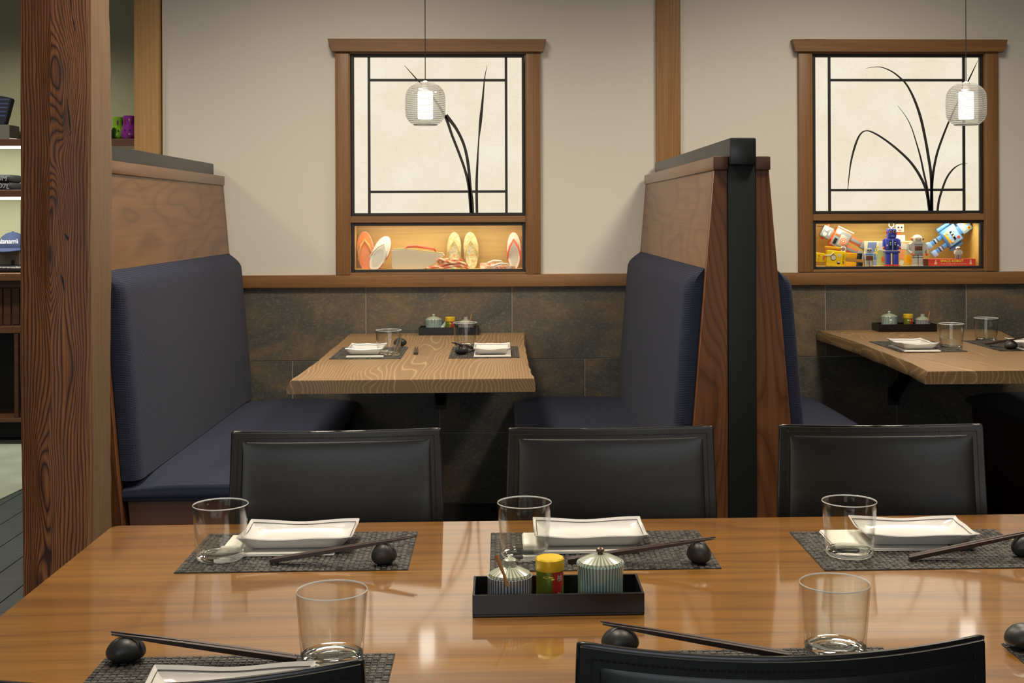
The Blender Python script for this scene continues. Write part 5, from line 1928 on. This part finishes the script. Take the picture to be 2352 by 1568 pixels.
toy('toy_robot', 'deep blue tin robot with ring antenna standing in the middle', cr(1062, 670), WY + 0.050, 0.167, 0, blu, CASE2_Z)

wht = [('torso', 'b', (-0.13, 0.13, -0.08, 0.08, 0.25, 0.72, 0.02), 'toy_white'), ('chest_plate', 'b', (-0.12, 0.12, -0.09, -0.08, 0.40, 0.55, 0.006), 'toy_sky_light'), ('button', 'd', (0.04, 0.47, -0.098, -0.09, 0.03), 'toy_red'), ('neck', 'b', (-0.05, 0.05, -0.04, 0.04, 0.72, 0.79, 0.006), 'toy_orange'),
       ('head', 'b', (-0.10, 0.10, -0.08, 0.08, 0.79, 0.98, 0.012), 'toy_white'), ('eye', 'd', (-0.04, 0.90, -0.088, -0.08, 0.022), 'toy_black'), ('eye', 'd', (0.04, 0.90, -0.088, -0.08, 0.022), 'toy_black'), ('mouth', 'b', (-0.04, 0.04, -0.086, -0.08, 0.825, 0.845, 0.003), 'toy_red'), ('leg', 'b', (-0.12, -0.02, -0.07, 0.08, 0.0, 0.25, 0.012), 'toy_sky'), ('leg', 'b', (0.02, 0.12, -0.07, 0.08, 0.0, 0.25, 0.012), 'toy_sky')]
toy('toy_robot', 'white tin robot peeking out behind the deep blue robot', cr(1150, 670), WY + 0.150, 0.188, 0, wht, CASE2_Z)

silv = [('torso', 'p', ([(-0.16, 0.36), (0.16, 0.36), (0.26, 0.56), (0.25, 0.70), (0.15, 0.78), (-0.15, 0.78), (-0.25, 0.70), (-0.26, 0.56)], -0.12, 0.12), 'toy_silver'), ('chest_window', 'b', (-0.12, 0.12, -0.135, -0.12, 0.50, 0.635, 0.008), 'toy_brown'), ('vent', 'b', (-0.13, 0.13, -0.128, -0.12, 0.665, 0.72, 0.006), 'toy_grey'), ('lower_plate', 'b', (-0.13, 0.13, -0.128, -0.12, 0.375, 0.48, 0.006), 'toy_grey'),
        ('head', 'e', (0.0, 0.0, 0.86, 0.165, 0.14, 0.135), 'toy_silver'), ('chin', 'b', (-0.13, 0.13, -0.11, 0.11, 0.77, 0.86, 0.03), 'toy_silver'), ('eye', 'd', (-0.07, 0.87, -0.135, -0.115, 0.022), 'toy_amber'), ('eye', 'd', (0.07, 0.87, -0.135, -0.115, 0.022), 'toy_amber'), ('ear', 'e', (-0.185, 0, 0.86, 0.035, 0.05, 0.05), 'toy_orange'), ('ear', 'e', (0.185, 0, 0.86, 0.035, 0.05, 0.05), 'toy_brown'),
        ('arm', 't', (-0.27, 0, 0.68, -0.30, -0.03, 0.50, 0.055), 'toy_chrome'), ('arm', 't', (-0.30, -0.03, 0.50, -0.21, -0.12, 0.40, 0.05), 'toy_silver'), ('hand', 'e', (-0.19, -0.14, 0.37, 0.045, 0.04, 0.045), 'toy_orange'), ('arm', 't', (0.27, 0, 0.68, 0.30, 0.0, 0.42, 0.055), 'toy_silver'), ('hand', 'e', (0.30, -0.01, 0.37, 0.045, 0.04, 0.05), 'toy_orange'),
        ('leg', 'b', (-0.16, -0.01, -0.09, 0.09, 0.04, 0.36, 0.012), 'toy_silver'), ('leg', 'b', (0.01, 0.16, -0.09, 0.09, 0.04, 0.36, 0.012), 'toy_silver'), ('leg_band', 'b', (-0.163, -0.007, -0.094, 0.094, 0.26, 0.28, 0.003), 'toy_black'), ('leg_band', 'b', (0.007, 0.163, -0.094, 0.094, 0.26, 0.28, 0.003), 'toy_black'), ('foot', 'b', (-0.20, -0.01, -0.14, 0.10, 0.0, 0.045, 0.012), 'toy_white'), ('foot', 'b', (0.01, 0.20, -0.14, 0.10, 0.0, 0.045, 0.012), 'toy_white')]
toy('toy_robot', 'silver astronaut-like tin robot with orange hands right of the picture box', cr(1365, 670), WY + 0.055, 0.139, 0, silv, CASE2_Z)

sky = [('torso', 'b', (-0.19, 0.19, -0.09, 0.10, 0.37, 0.71, 0.03), 'toy_sky'), ('chest_plate', 'b', (-0.155, 0.155, -0.099, -0.09, 0.40, 0.68, 0.012), 'toy_sky_light'), ('label_plate', 'b', (-0.11, 0.11, -0.106, -0.0995, 0.41, 0.455, 0.004), 'toy_amber'), ('zigzag_plate', 'b', (-0.10, 0.10, -0.106, -0.0995, 0.53, 0.575, 0.004), 'toy_black'),
       ('button', 'd', (-0.10, 0.485, -0.110, -0.0995, 0.026), 'strap_gold'), ('button', 'd', (0.10, 0.485, -0.110, -0.0995, 0.026), 'strap_gold'), ('button', 'd', (-0.08, 0.63, -0.110, -0.0995, 0.028), 'toy_white'), ('button', 'd', (0.09, 0.63, -0.110, -0.0995, 0.026), 'toy_red'), ('stripe', 'b', (-0.06, -0.03, -0.109, -0.1065, 0.535, 0.57, 0.002), 'toy_white'), ('stripe', 'b', (0.0, 0.03, -0.109, -0.1065, 0.535, 0.57, 0.002), 'toy_white'),
       ('neck', 'b', (-0.09, 0.09, -0.06, 0.06, 0.71, 0.75, 0.01), 'toy_sky'), ('head', 'b', (-0.125, 0.125, -0.085, 0.085, 0.75, 0.985, 0.025), 'toy_sky_light'), ('face_plate', 'b', (-0.075, 0.075, -0.094, -0.085, 0.785, 0.845, 0.005), 'toy_white'), ('eye', 'd', (-0.06, 0.91, -0.098, -0.085, 0.034), 'toy_amber'), ('eye', 'd', (0.06, 0.91, -0.098, -0.085, 0.034), 'toy_amber'), ('pupil', 'd', (-0.06, 0.91, -0.101, -0.0985, 0.014), 'toy_black'), ('pupil', 'd', (0.06, 0.91, -0.101, -0.0985, 0.014), 'toy_black'),
       ('arm', 'b', (-0.275, -0.20, -0.04, 0.05, 0.36, 0.66, 0.025), 'toy_sky'), ('arm', 'b', (0.20, 0.275, -0.04, 0.05, 0.36, 0.66, 0.025), 'toy_sky'),
       ('leg', 'b', (-0.135, -0.05, -0.05, 0.05, 0.09, 0.37, 0.012), 'toy_sky'), ('leg', 'b', (0.05, 0.135, -0.05, 0.05, 0.09, 0.37, 0.012), 'toy_sky'), ('leg_band', 'b', (-0.138, -0.047, -0.054, 0.054, 0.18, 0.20, 0.003), 'toy_black'), ('leg_band', 'b', (-0.138, -0.047, -0.054, 0.054, 0.215, 0.235, 0.003), 'toy_white'), ('leg_band', 'b', (-0.138, -0.047, -0.054, 0.054, 0.25, 0.27, 0.003), 'toy_brown'),
       ('leg_band', 'b', (0.047, 0.138, -0.054, 0.054, 0.18, 0.20, 0.003), 'toy_black'), ('leg_band', 'b', (0.047, 0.138, -0.054, 0.054, 0.215, 0.235, 0.003), 'toy_white'), ('leg_band', 'b', (0.047, 0.138, -0.054, 0.054, 0.25, 0.27, 0.003), 'toy_brown'), ('foot', 'b', (-0.16, -0.03, -0.10, 0.08, 0.0, 0.10, 0.015), 'toy_sky_light'), ('foot', 'b', (0.03, 0.16, -0.10, 0.08, 0.0, 0.10, 0.015), 'toy_sky_light')]
toy('toy_robot', 'large sky blue tin robot leaning to the right with striped legs', cr(1500, 495), WY + 0.120, 0.222, 55, sky)

# red carton lettered SPACE ROBOT, with a tiny robot standing on it
A, B = at_y(*cr(1440, 586), WY + 0.030), at_y(*cr(2050, 586), WY + 0.030)
bw, bh = B.x - A.x, A.z - CASE2_Z
t = thing('toy_box', 'red carton lettered SPACE ROBOT under the leaning blue robot', 'box', ((A.x + B.x) / 2, WY + 0.060, CASE2_Z))
bm = bm_new()
box(bm, -bw / 2, bw / 2, -0.030, 0.030, 0, bh, 0.0006, 1)
obj('carton', bm, 'box_red', t)
bm = bm_new()
box(bm, -bw / 2 - 0.0004, -bw / 2 + 0.020, -0.0305, 0.0303, 0.0005, bh + 0.0004, 0.0003, 1)
obj('end_flap', bm, 'toy_brown', t)
o = lettering(t, 'SPACE ROBOT', 0.0150, 0.010, -0.0306, bh * 0.70, 'print_yellow', bold=0.0004, spacing=1.05)
for sx in (-0.062, 0.093):
    bm = bm_new()
    disc_y(bm, sx, bh * 0.74, -0.0308, -0.0301, 0.0036, 10)
    prism(bm, [(sx - 0.006, bh * 0.25), (sx + 0.006, bh * 0.25), (sx + 0.004, bh * 0.6), (sx - 0.004, bh * 0.6)], 'y', -0.0308, -0.0301)
    obj('printed_figure', bm, 'rose_edge', t, smooth=0)
bm = bm_new()
rr = random.Random(8)
xx = -0.04
while xx < 0.07:
    w = rr.uniform(0.004, 0.010)
    box(bm, xx, xx + w, -0.0308, -0.0301, bh * 0.30, bh * 0.36)
    xx += w + 0.003
obj('printed_line', bm, 'toy_white', t, smooth=0)
tiny = [('torso', 'b', (-0.24, 0.24, -0.14, 0.14, 0.36, 0.70, 0.04), 'toy_silver'), ('head', 'e', (0, 0, 0.85, 0.20, 0.17, 0.15), 'toy_white'), ('eye', 'd', (-0.09, 0.86, -0.19, -0.13, 0.045), 'toy_black'), ('eye', 'd', (0.09, 0.86, -0.19, -0.13, 0.045), 'toy_black'),
        ('arm', 't', (-0.27, 0, 0.66, -0.30, -0.06, 0.38, 0.07), 'toy_silver'), ('arm', 't', (0.27, 0, 0.66, 0.30, -0.06, 0.38, 0.07), 'toy_silver'), ('belt', 'b', (-0.25, 0.25, -0.15, 0.15, 0.33, 0.38, 0.02), 'toy_white'), ('leg', 'b', (-0.22, -0.03, -0.13, 0.13, 0, 0.33, 0.03), 'toy_grey'), ('leg', 'b', (0.03, 0.22, -0.13, 0.13, 0, 0.33, 0.03), 'toy_grey')]
toy('toy_robot', 'tiny silver robot figure standing on the red carton', cr(1843, 582), WY + 0.050, 0.053, 0, tiny, CASE2_Z + bh + 0.0004)

# illustrated picture box behind the standing robots
Yb = WY + 0.105
A, B = at_y(*cr(742, 378), Yb), at_y(*cr(1300, 378), Yb)
w, h = B.x - A.x, A.z - CASE2_Z
t = thing('picture_box', 'colourful illustrated toy carton behind the blue and silver robots', 'box', ((A.x + B.x) / 2, Yb + 0.0125, CASE2_Z))
bm = bm_new()
box(bm, -w / 2, w / 2, -0.0125, 0.0125, 0, h, 0.0006, 1)
obj('carton', bm, 'box_cream', t)
def patch(nm, pts, m, k):
    b_ = bm_new()
    prism(b_, [(-w / 2 + p[0] * w, p[1] * h) for p in pts], 'y', -0.0127 - 0.0003 * k, -0.0124)
    obj(nm, b_, m, t, smooth=0)
patch('printed_patch', [(0.02, 0.02), (0.26, 0.02), (0.26, 0.96), (0.08, 0.96)], 'print_blue', 1)
patch('printed_patch', [(0.26, 0.02), (0.42, 0.02), (0.42, 0.62), (0.26, 0.62)], 'print_olive', 1)
patch('printed_patch', [(0.27, 0.62), (0.40, 0.62), (0.38, 0.95), (0.29, 0.95)], 'toy_white', 2)
patch('printed_patch', [(0.70, 0.02), (0.98, 0.02), (0.98, 0.97), (0.72, 0.97)], 'zori_gold', 1)
patch('printed_robot', [(0.73, 0.28), (0.84, 0.25), (0.84, 0.66), (0.74, 0.66)], 'petal_orange', 3)
patch('printed_robot', [(0.84, 0.10), (0.99, 0.05), (0.99, 0.40), (0.85, 0.45)], 'toy_amber', 2)
patch('printed_robot', [(0.36, 0.18), (0.44, 0.16), (0.44, 0.36), (0.36, 0.36)], 'toy_orange', 3)
patch('printed_cloud', [(0.74, 0.68), (0.90, 0.66), (0.94, 0.84), (0.80, 0.93), (0.73, 0.82)], 'toy_white', 4)
patch('printed_patch', [(0.72, 0.04), (0.80, 0.02), (0.84, 0.18), (0.76, 0.24)], 'toy_white', 5)
o = lettering(t, 'ROBOT', 0.021, -w / 2 + 0.24 * w, -0.0140, h * 0.52, 'print_yellow', -70, bold=0.0005)


# ================================================================== shop shelves seen past the post
SY = 7.70          # front of the shelves


def shelf(label, ytop, ybot, x0, x1):
    zt_, zb_ = at_y(20, ytop, SY).z, at_y(20, ybot, SY).z
    t = thing('wall_shelf', label, 'shelf', ((x0 + x1) / 2, (SY + 8.09) / 2, zb_), group='lit wall shelves in the shop')
    hx, hy = (x1 - x0) / 2, (8.09 - SY) / 2
    bm = bm_new()
    box(bm, -hx, hx, -hy, hy, 0, zt_ - zb_, 0.002, 1)
    obj('board', bm, 'dark_wood', t)
    bm = bm_new()
    xe = at_y(200, 340, SY).x - (x0 + x1) / 2          # the strip stops short of the right end
    box(bm, -hx + 0.01, xe, -hy + 0.004, -hy + 0.03, -0.016, -0.0005)
    obj('light_strip', bm, 'led_strip', t)
    lamp('shelf_light', 'AREA', (0, -hy + 0.05, -0.02), (R(22), 0, 0), L_SHELF * 9, (1.0, 0.97, 0.82), (x1 - x0) * 0.95, 0.03, parent=t)
    return zt_


SX0, SX1 = -4.3, -1.55
zs1 = shelf('upper dark wood shop shelf with a lit strip underneath', 319, 335, SX0, SX1)
zs2 = shelf('lower dark wood shop shelf with a lit strip underneath', 436, 452, SX0, SX1)


def cabinet():
    zt_ = at_y(20, 627, SY).z
    t = thing('shop_cabinet', 'dark wooden shop cabinet with slatted front below the shelves', 'cabinet', ((SX0 + SX1) / 2, (SY + 8.09) / 2, 0))
    hx, hy = (SX1 - SX0) / 2, (8.09 - SY) / 2
    zz = lambda py: at_y(20, py, SY).z
    bm = bm_new()
    box(bm, -hx - 0.02, hx + 0.02, -hy - 0.03, hy, zt_ - 0.045, zt_, 0.003, 1)
    obj('counter_top', bm, 'rail_wood', t)
    bm = bm_new()
    box(bm, -hx, hx, -hy + 0.02, hy, zz(660), zt_ - 0.046)
    box(bm, -hx, hx, -hy + 0.05, hy, zz(748), zz(661))
    obj('body', bm, 'dark_wood', t)
    n = int(2 * hx / 0.05)
    me = None
    for k in range(n):
        if me is None:
            bm = bm_new()
            box(bm, -0.021, 0.021, -0.008, 0.008, zz(747), zz(662), 0.002, 1)
            me = mesh_of(bm, 'slat', 'dark_wood')
        obj('slat', me, None, t, (-hx + 0.03 + k * 0.05, -hy + 0.042, 0))
    bm = bm_new()
    box(bm, -hx, hx, -hy, hy, zz(765), zz(748.5), 0.002, 1)
    obj('mid_board', bm, 'rail_wood', t)
    bm = bm_new()
    box(bm, -hx, hx, hy - 0.02, hy - 0.002, 0, zz(766))
    obj('back_panel', bm, 'bracket_steel', t)
    bm = bm_new()
    box(bm, -hx, hx, -hy, hy, zz(970), zz(960), 0.002, 1)
    obj('bottom_board', bm, 'rail_wood', t)
    bm = bm_new()
    box(bm, -hx, hx, -hy + 0.06, hy - 0.03, 0, zz(971))
    obj('plinth', bm, 'bracket_steel', t)
    for px in (37, 320):
        x = at_y(px, 850, SY).x - (SX0 + SX1) / 2
        bm = bm_new()
        box(bm, x - 0.012, x + 0.012, -hy + 0.002, -hy + 0.03, zz(959), zz(766))
        obj('stile', bm, 'dark_wood', t)
    return zt_


zc = cabinet()

# lit area of the passage floor, painted in as a pale sheet
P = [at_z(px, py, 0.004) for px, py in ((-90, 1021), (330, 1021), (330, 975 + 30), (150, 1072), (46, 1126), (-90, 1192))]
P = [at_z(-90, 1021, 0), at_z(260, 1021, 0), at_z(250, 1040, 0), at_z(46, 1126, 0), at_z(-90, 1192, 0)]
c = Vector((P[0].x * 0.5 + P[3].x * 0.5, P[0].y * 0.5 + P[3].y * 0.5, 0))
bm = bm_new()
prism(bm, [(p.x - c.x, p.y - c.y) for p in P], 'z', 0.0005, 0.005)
tag(obj('lit_floor_patch', bm, 'lit_floor_sage', None, c), 'pale sage patch painted for the lit floor before the shop cabinet', 'floor patch')


def X_at(px, Y):
    return at_y(px, 400, Y).x


def baseball_cap():
    Yc = 7.90
    x = X_at(29, Yc)
    zb_ = at_y(20, 573, Yc).z
    # stand under it
    zs = zc
    t = thing('folded_shirt', 'black folded shirt with white print under the navy cap', 'shirt', (x, Yc, zs + 0.0005))
    bm = bm_new()
    box(bm, -0.13, 0.13, -0.12, 0.10, 0, 0.040, 0.012, 3)
    obj('cloth', bm, 'garment_black', t)
    bm = bm_new()
    rr = random.Random(4)
    for k in range(9):
        xa = -0.12 + k * 0.026
        prism(bm, [(xa, 0.026), (xa + 0.024, 0.024 + rr.uniform(0, 0.006)), (xa + 0.024, 0.033), (xa, 0.034 + rr.uniform(0, 0.003))], 'y', -0.1212, -0.118)
    obj('white_print', bm, 'print_white', t, smooth=0)
    t = thing('display_block', 'taupe display block carrying the navy cap', 'display block', (x, Yc, zs + 0.042))
    hb = zb_ - (zs + 0.042) - 0.001
    bm = bm_new()
    box(bm, -0.075, 0.065, -0.06, 0.06, 0, hb, 0.003, 1)
    obj('block', bm, 'box_taupe', t)
    bm = bm_new()
    box(bm, 0.012, 0.034, -0.0605, -0.058, hb * 0.02, hb * 0.35)
    obj('block_notch', bm, 'bracket_steel', t)
    t = thing('baseball_cap', 'navy baseball cap lettered in white on the shop shelf', 'cap', (x, Yc, zb_))
    r = 0.085
    H = 0.108
    bm = bm_new()
    prof = [(r * 1.0, 0.0), (r * 1.02, 0.02)] + [(r * math.cos(a) * (1.0), 0.02 + (H - 0.02) * math.sin(a)) for a in [R(q) for q in range(8, 90, 8)]] + [(0, H)]
    lathe(bm, prof, 32)
    obj('crown', bm, 'navy_cap', t)
    bm = bm_new()
    A_, B_ = [], []
    for k in range(21):
        a = R(-170 + 160 * k / 20)
        A_.append((r * 0.99 * math.cos(a), r * 0.99 * math.sin(a), 0.012))
        q = math.sin(math.pi * k / 20)
        B_.append((r * 1.02 * math.cos(a), r * math.sin(a) - 0.065 * q, 0.012 - 0.020 * q ** 2 + 0.006 * math.cos(a) ** 2 * 0 - 0.012 * abs(math.cos(a)) ** 2))
    top = [[bm.verts.new(p) for p in A_], [bm.verts.new(p) for p in B_]]
    bot = [[bm.verts.new((p[0], p[1], p[2] - 0.004)) for p in A_], [bm.verts.new((p[0], p[1], p[2] - 0.004)) for p in B_]]
    for k in range(20):
        bm.faces.new((top[0][k], top[0][k + 1], top[1][k + 1], top[1][k]))
        bm.faces.new((bot[0][k], bot[1][k], bot[1][k + 1], bot[0][k + 1]))
        bm.faces.new((top[1][k], top[1][k + 1], bot[1][k + 1], bot[1][k]))
    obj('brim', bm, 'navy_cap', t)
    bm = bm_new()
    ellipsoid(bm, (0, 0, H), 0.008, 0.008, 0.005, 12, 6)
    obj('top_button', bm, 'navy_cap', t)
    me = text_mesh('izanami', 0.042, 0.0006, 0.0006, mat='print_white')
    for v in me.vertices:
        a = v.co.x / r
        z = v.co.z + 0.052
        rr_ = r * (1.0 if z < 0.02 else math.sqrt(max(0.02, 1 - ((z - 0.02) / (H - 0.02)) ** 2))) + 0.0015 - v.co.y
        v.co = Vector((rr_ * math.sin(a), -rr_ * math.cos(a), z))
    obj('lettering', me, None, t)


baseball_cap()


def shop_goods():
    Yc = 7.86
    # rolled garments on the lower shelf
    x = X_at(8, Yc)
    for k, (dz, lab) in enumerate(((0.0, 'black folded garment lettered in grey, lower one on the shop shelf'), (0.047, 'black folded garment on top of another on the shop shelf'))):
        t = thing('folded_garment', lab, 'garment', (x, Yc, zs2 + 0.0005 + dz), group='black folded garments on the shelf')
        bm = bm_new()
        box(bm, -0.16, 0.085 - 0.005 * k, -0.09, 0.10, 0, 0.0465, 0.018, 4)
        obj('cloth', bm, 'garment_black', t)
        me = text_mesh('D7L' if k == 0 else 'IM', 0.040, 0.0004, 0.0006, mat='print_grey')
        obj('lettering', me, None, t, (0.035, -0.0905, 0.023), (0, R(6), 0))
    # grey box and navy pouch on the upper shelf
    x = X_at(2, Yc)
    zt_ = at_y(10, 288, Yc).z
    t = thing('stone_block', 'grey display box on the upper shop shelf', 'box', (x, Yc, zs1 + 0.0005))
    bm = bm_new()
    box(bm, -0.12, 0.083, -0.08, 0.08, 0, zt_ - zs1 - 0.001, 0.003, 1)
    obj('body', bm, 'box_grey', t)
    H = at_y(10, 222, Yc).z - zt_
    t = thing('cloth_pouch', 'navy patterned cloth pouch standing on the grey display box', 'pouch', (x, Yc, zt_ + 0.0005))
    bm = bm_new()
    prism(bm, [(-0.07, 0), (0.035, 0), (0.050, H * 0.35), (0.078, H * 0.92), (0.03, H), (-0.10, H * 1.05), (-0.11, H * 0.9)], 'y', -0.03, 0.03)
    bmesh.ops.bevel(bm, geom=bm.edges[:], offset=0.006, segments=2, affect='EDGES')
    obj('bag', bm, 'navy_dark', t)
    bm = bm_new()
    for k in range(5):
        z = H * (0.30 + 0.14 * k)
        prism(bm, [(-0.08, z), (0.035 + 0.007 * k, z), (0.038 + 0.007 * k, z + 0.009), (-0.08, z + 0.009)], 'y', -0.0312, -0.029)
    obj('woven_stripe', bm, 'navy_cap', t, smooth=0)
    x2 = X_at(35, Yc - 0.1)
    bm = bm_new()
    prism(bm, [(-0.022, 0), (0.022, 0), (0.022, 0.004), (-0.022, 0.007)], 'y', -0.02, 0.02)
    tag(obj('price_tag', bm, 'white_plastic', None, (x2, SY + 0.05, zs1 + 0.0005)), 'small white price tag on the upper shop shelf edge', 'tag')
    # rabbit shaped cups
    for px, dy, m, lab, rz, s in ((297, 0.0, 'vase_purple', 'glossy purple rabbit-shaped cup on the shop shelf', 0, 1.0), (273, 0.05, 'vase_green', 'glossy green rabbit-shaped cup beside the purple one', 35, 0.95),
                                  (246, -0.02, 'vase_blue', 'glossy blue rabbit-shaped cup half hidden by the timber post', 0, 0.72), (322, 0.07, 'vase_purple', 'second purple rabbit-shaped cup half hidden behind the pine upright', 0, 0.96)):
        Yr = 7.80 + dy
        H = (at_y(297, 266, Yr).z - zs1) * s
        t = thing('rabbit_cup', lab, 'cup', (X_at(px, Yr), Yr, zs1 + 0.0005), (0, 0, R(rz)), 'rabbit-shaped cups')
        bm = bm_new()
        r = 0.0485 * s
        prof = [(0, 0), (0.68, 0), (0.86, 0.05), (0.99, 0.16), (1.0, 0.27), (0.93, 0.42), (0.80, 0.55), (0.72, 0.66), (0.74, 0.82), (0.76, 0.95), (0.74, 0.985), (0.66, 1.0), (0.62, 0.97), (0.60, 0.70), (0, 0.66)]
        lathe(bm, [(a_ * r, b_ * H) for a_, b_ in prof], 32)
        for v in bm.verts:
            v.co.y *= 0.8
        obj('body', bm, m, t)
        def on(bm_, u, v_, ru, rv, rel=1.012):
            pts = []
            n = 14
            for k in range(n):
                a = 2 * math.pi * k / n
                xx, zz = u * r + ru * r * math.cos(a), v_ * H + rv * H * math.sin(a)
                f = zz / H
                pr = next((p0[0] + (p1[0] - p0[0]) * (f - p0[1]) / (p1[1] - p0[1]) for p0, p1 in zip(prof[1:11], prof[2:12]) if p0[1] <= f <= p1[1]), 0.7) * r * rel
                yy = -0.8 * math.sqrt(max(1e-8, pr * pr - xx * xx)) - 0.0006
                pts.append(bm_.verts.new((xx, yy, zz)))
            bm_.faces.new(pts)
        bm = bm_new()
        for sx in (-1, 1):
            on(bm, sx * 0.34, 0.74, 0.11, 0.12)
        obj('ear_patch', bm, 'vase_ear', t, smooth=0)
        bm = bm_new()
        for sx in (-1, 1):
            on(bm, sx * 0.30, 0.38, 0.10, 0.038)
        on(bm, 0.0, 0.25, 0.05, 0.012)
        obj('eye', bm, 'vase_eye', t, smooth=0)


shop_goods()
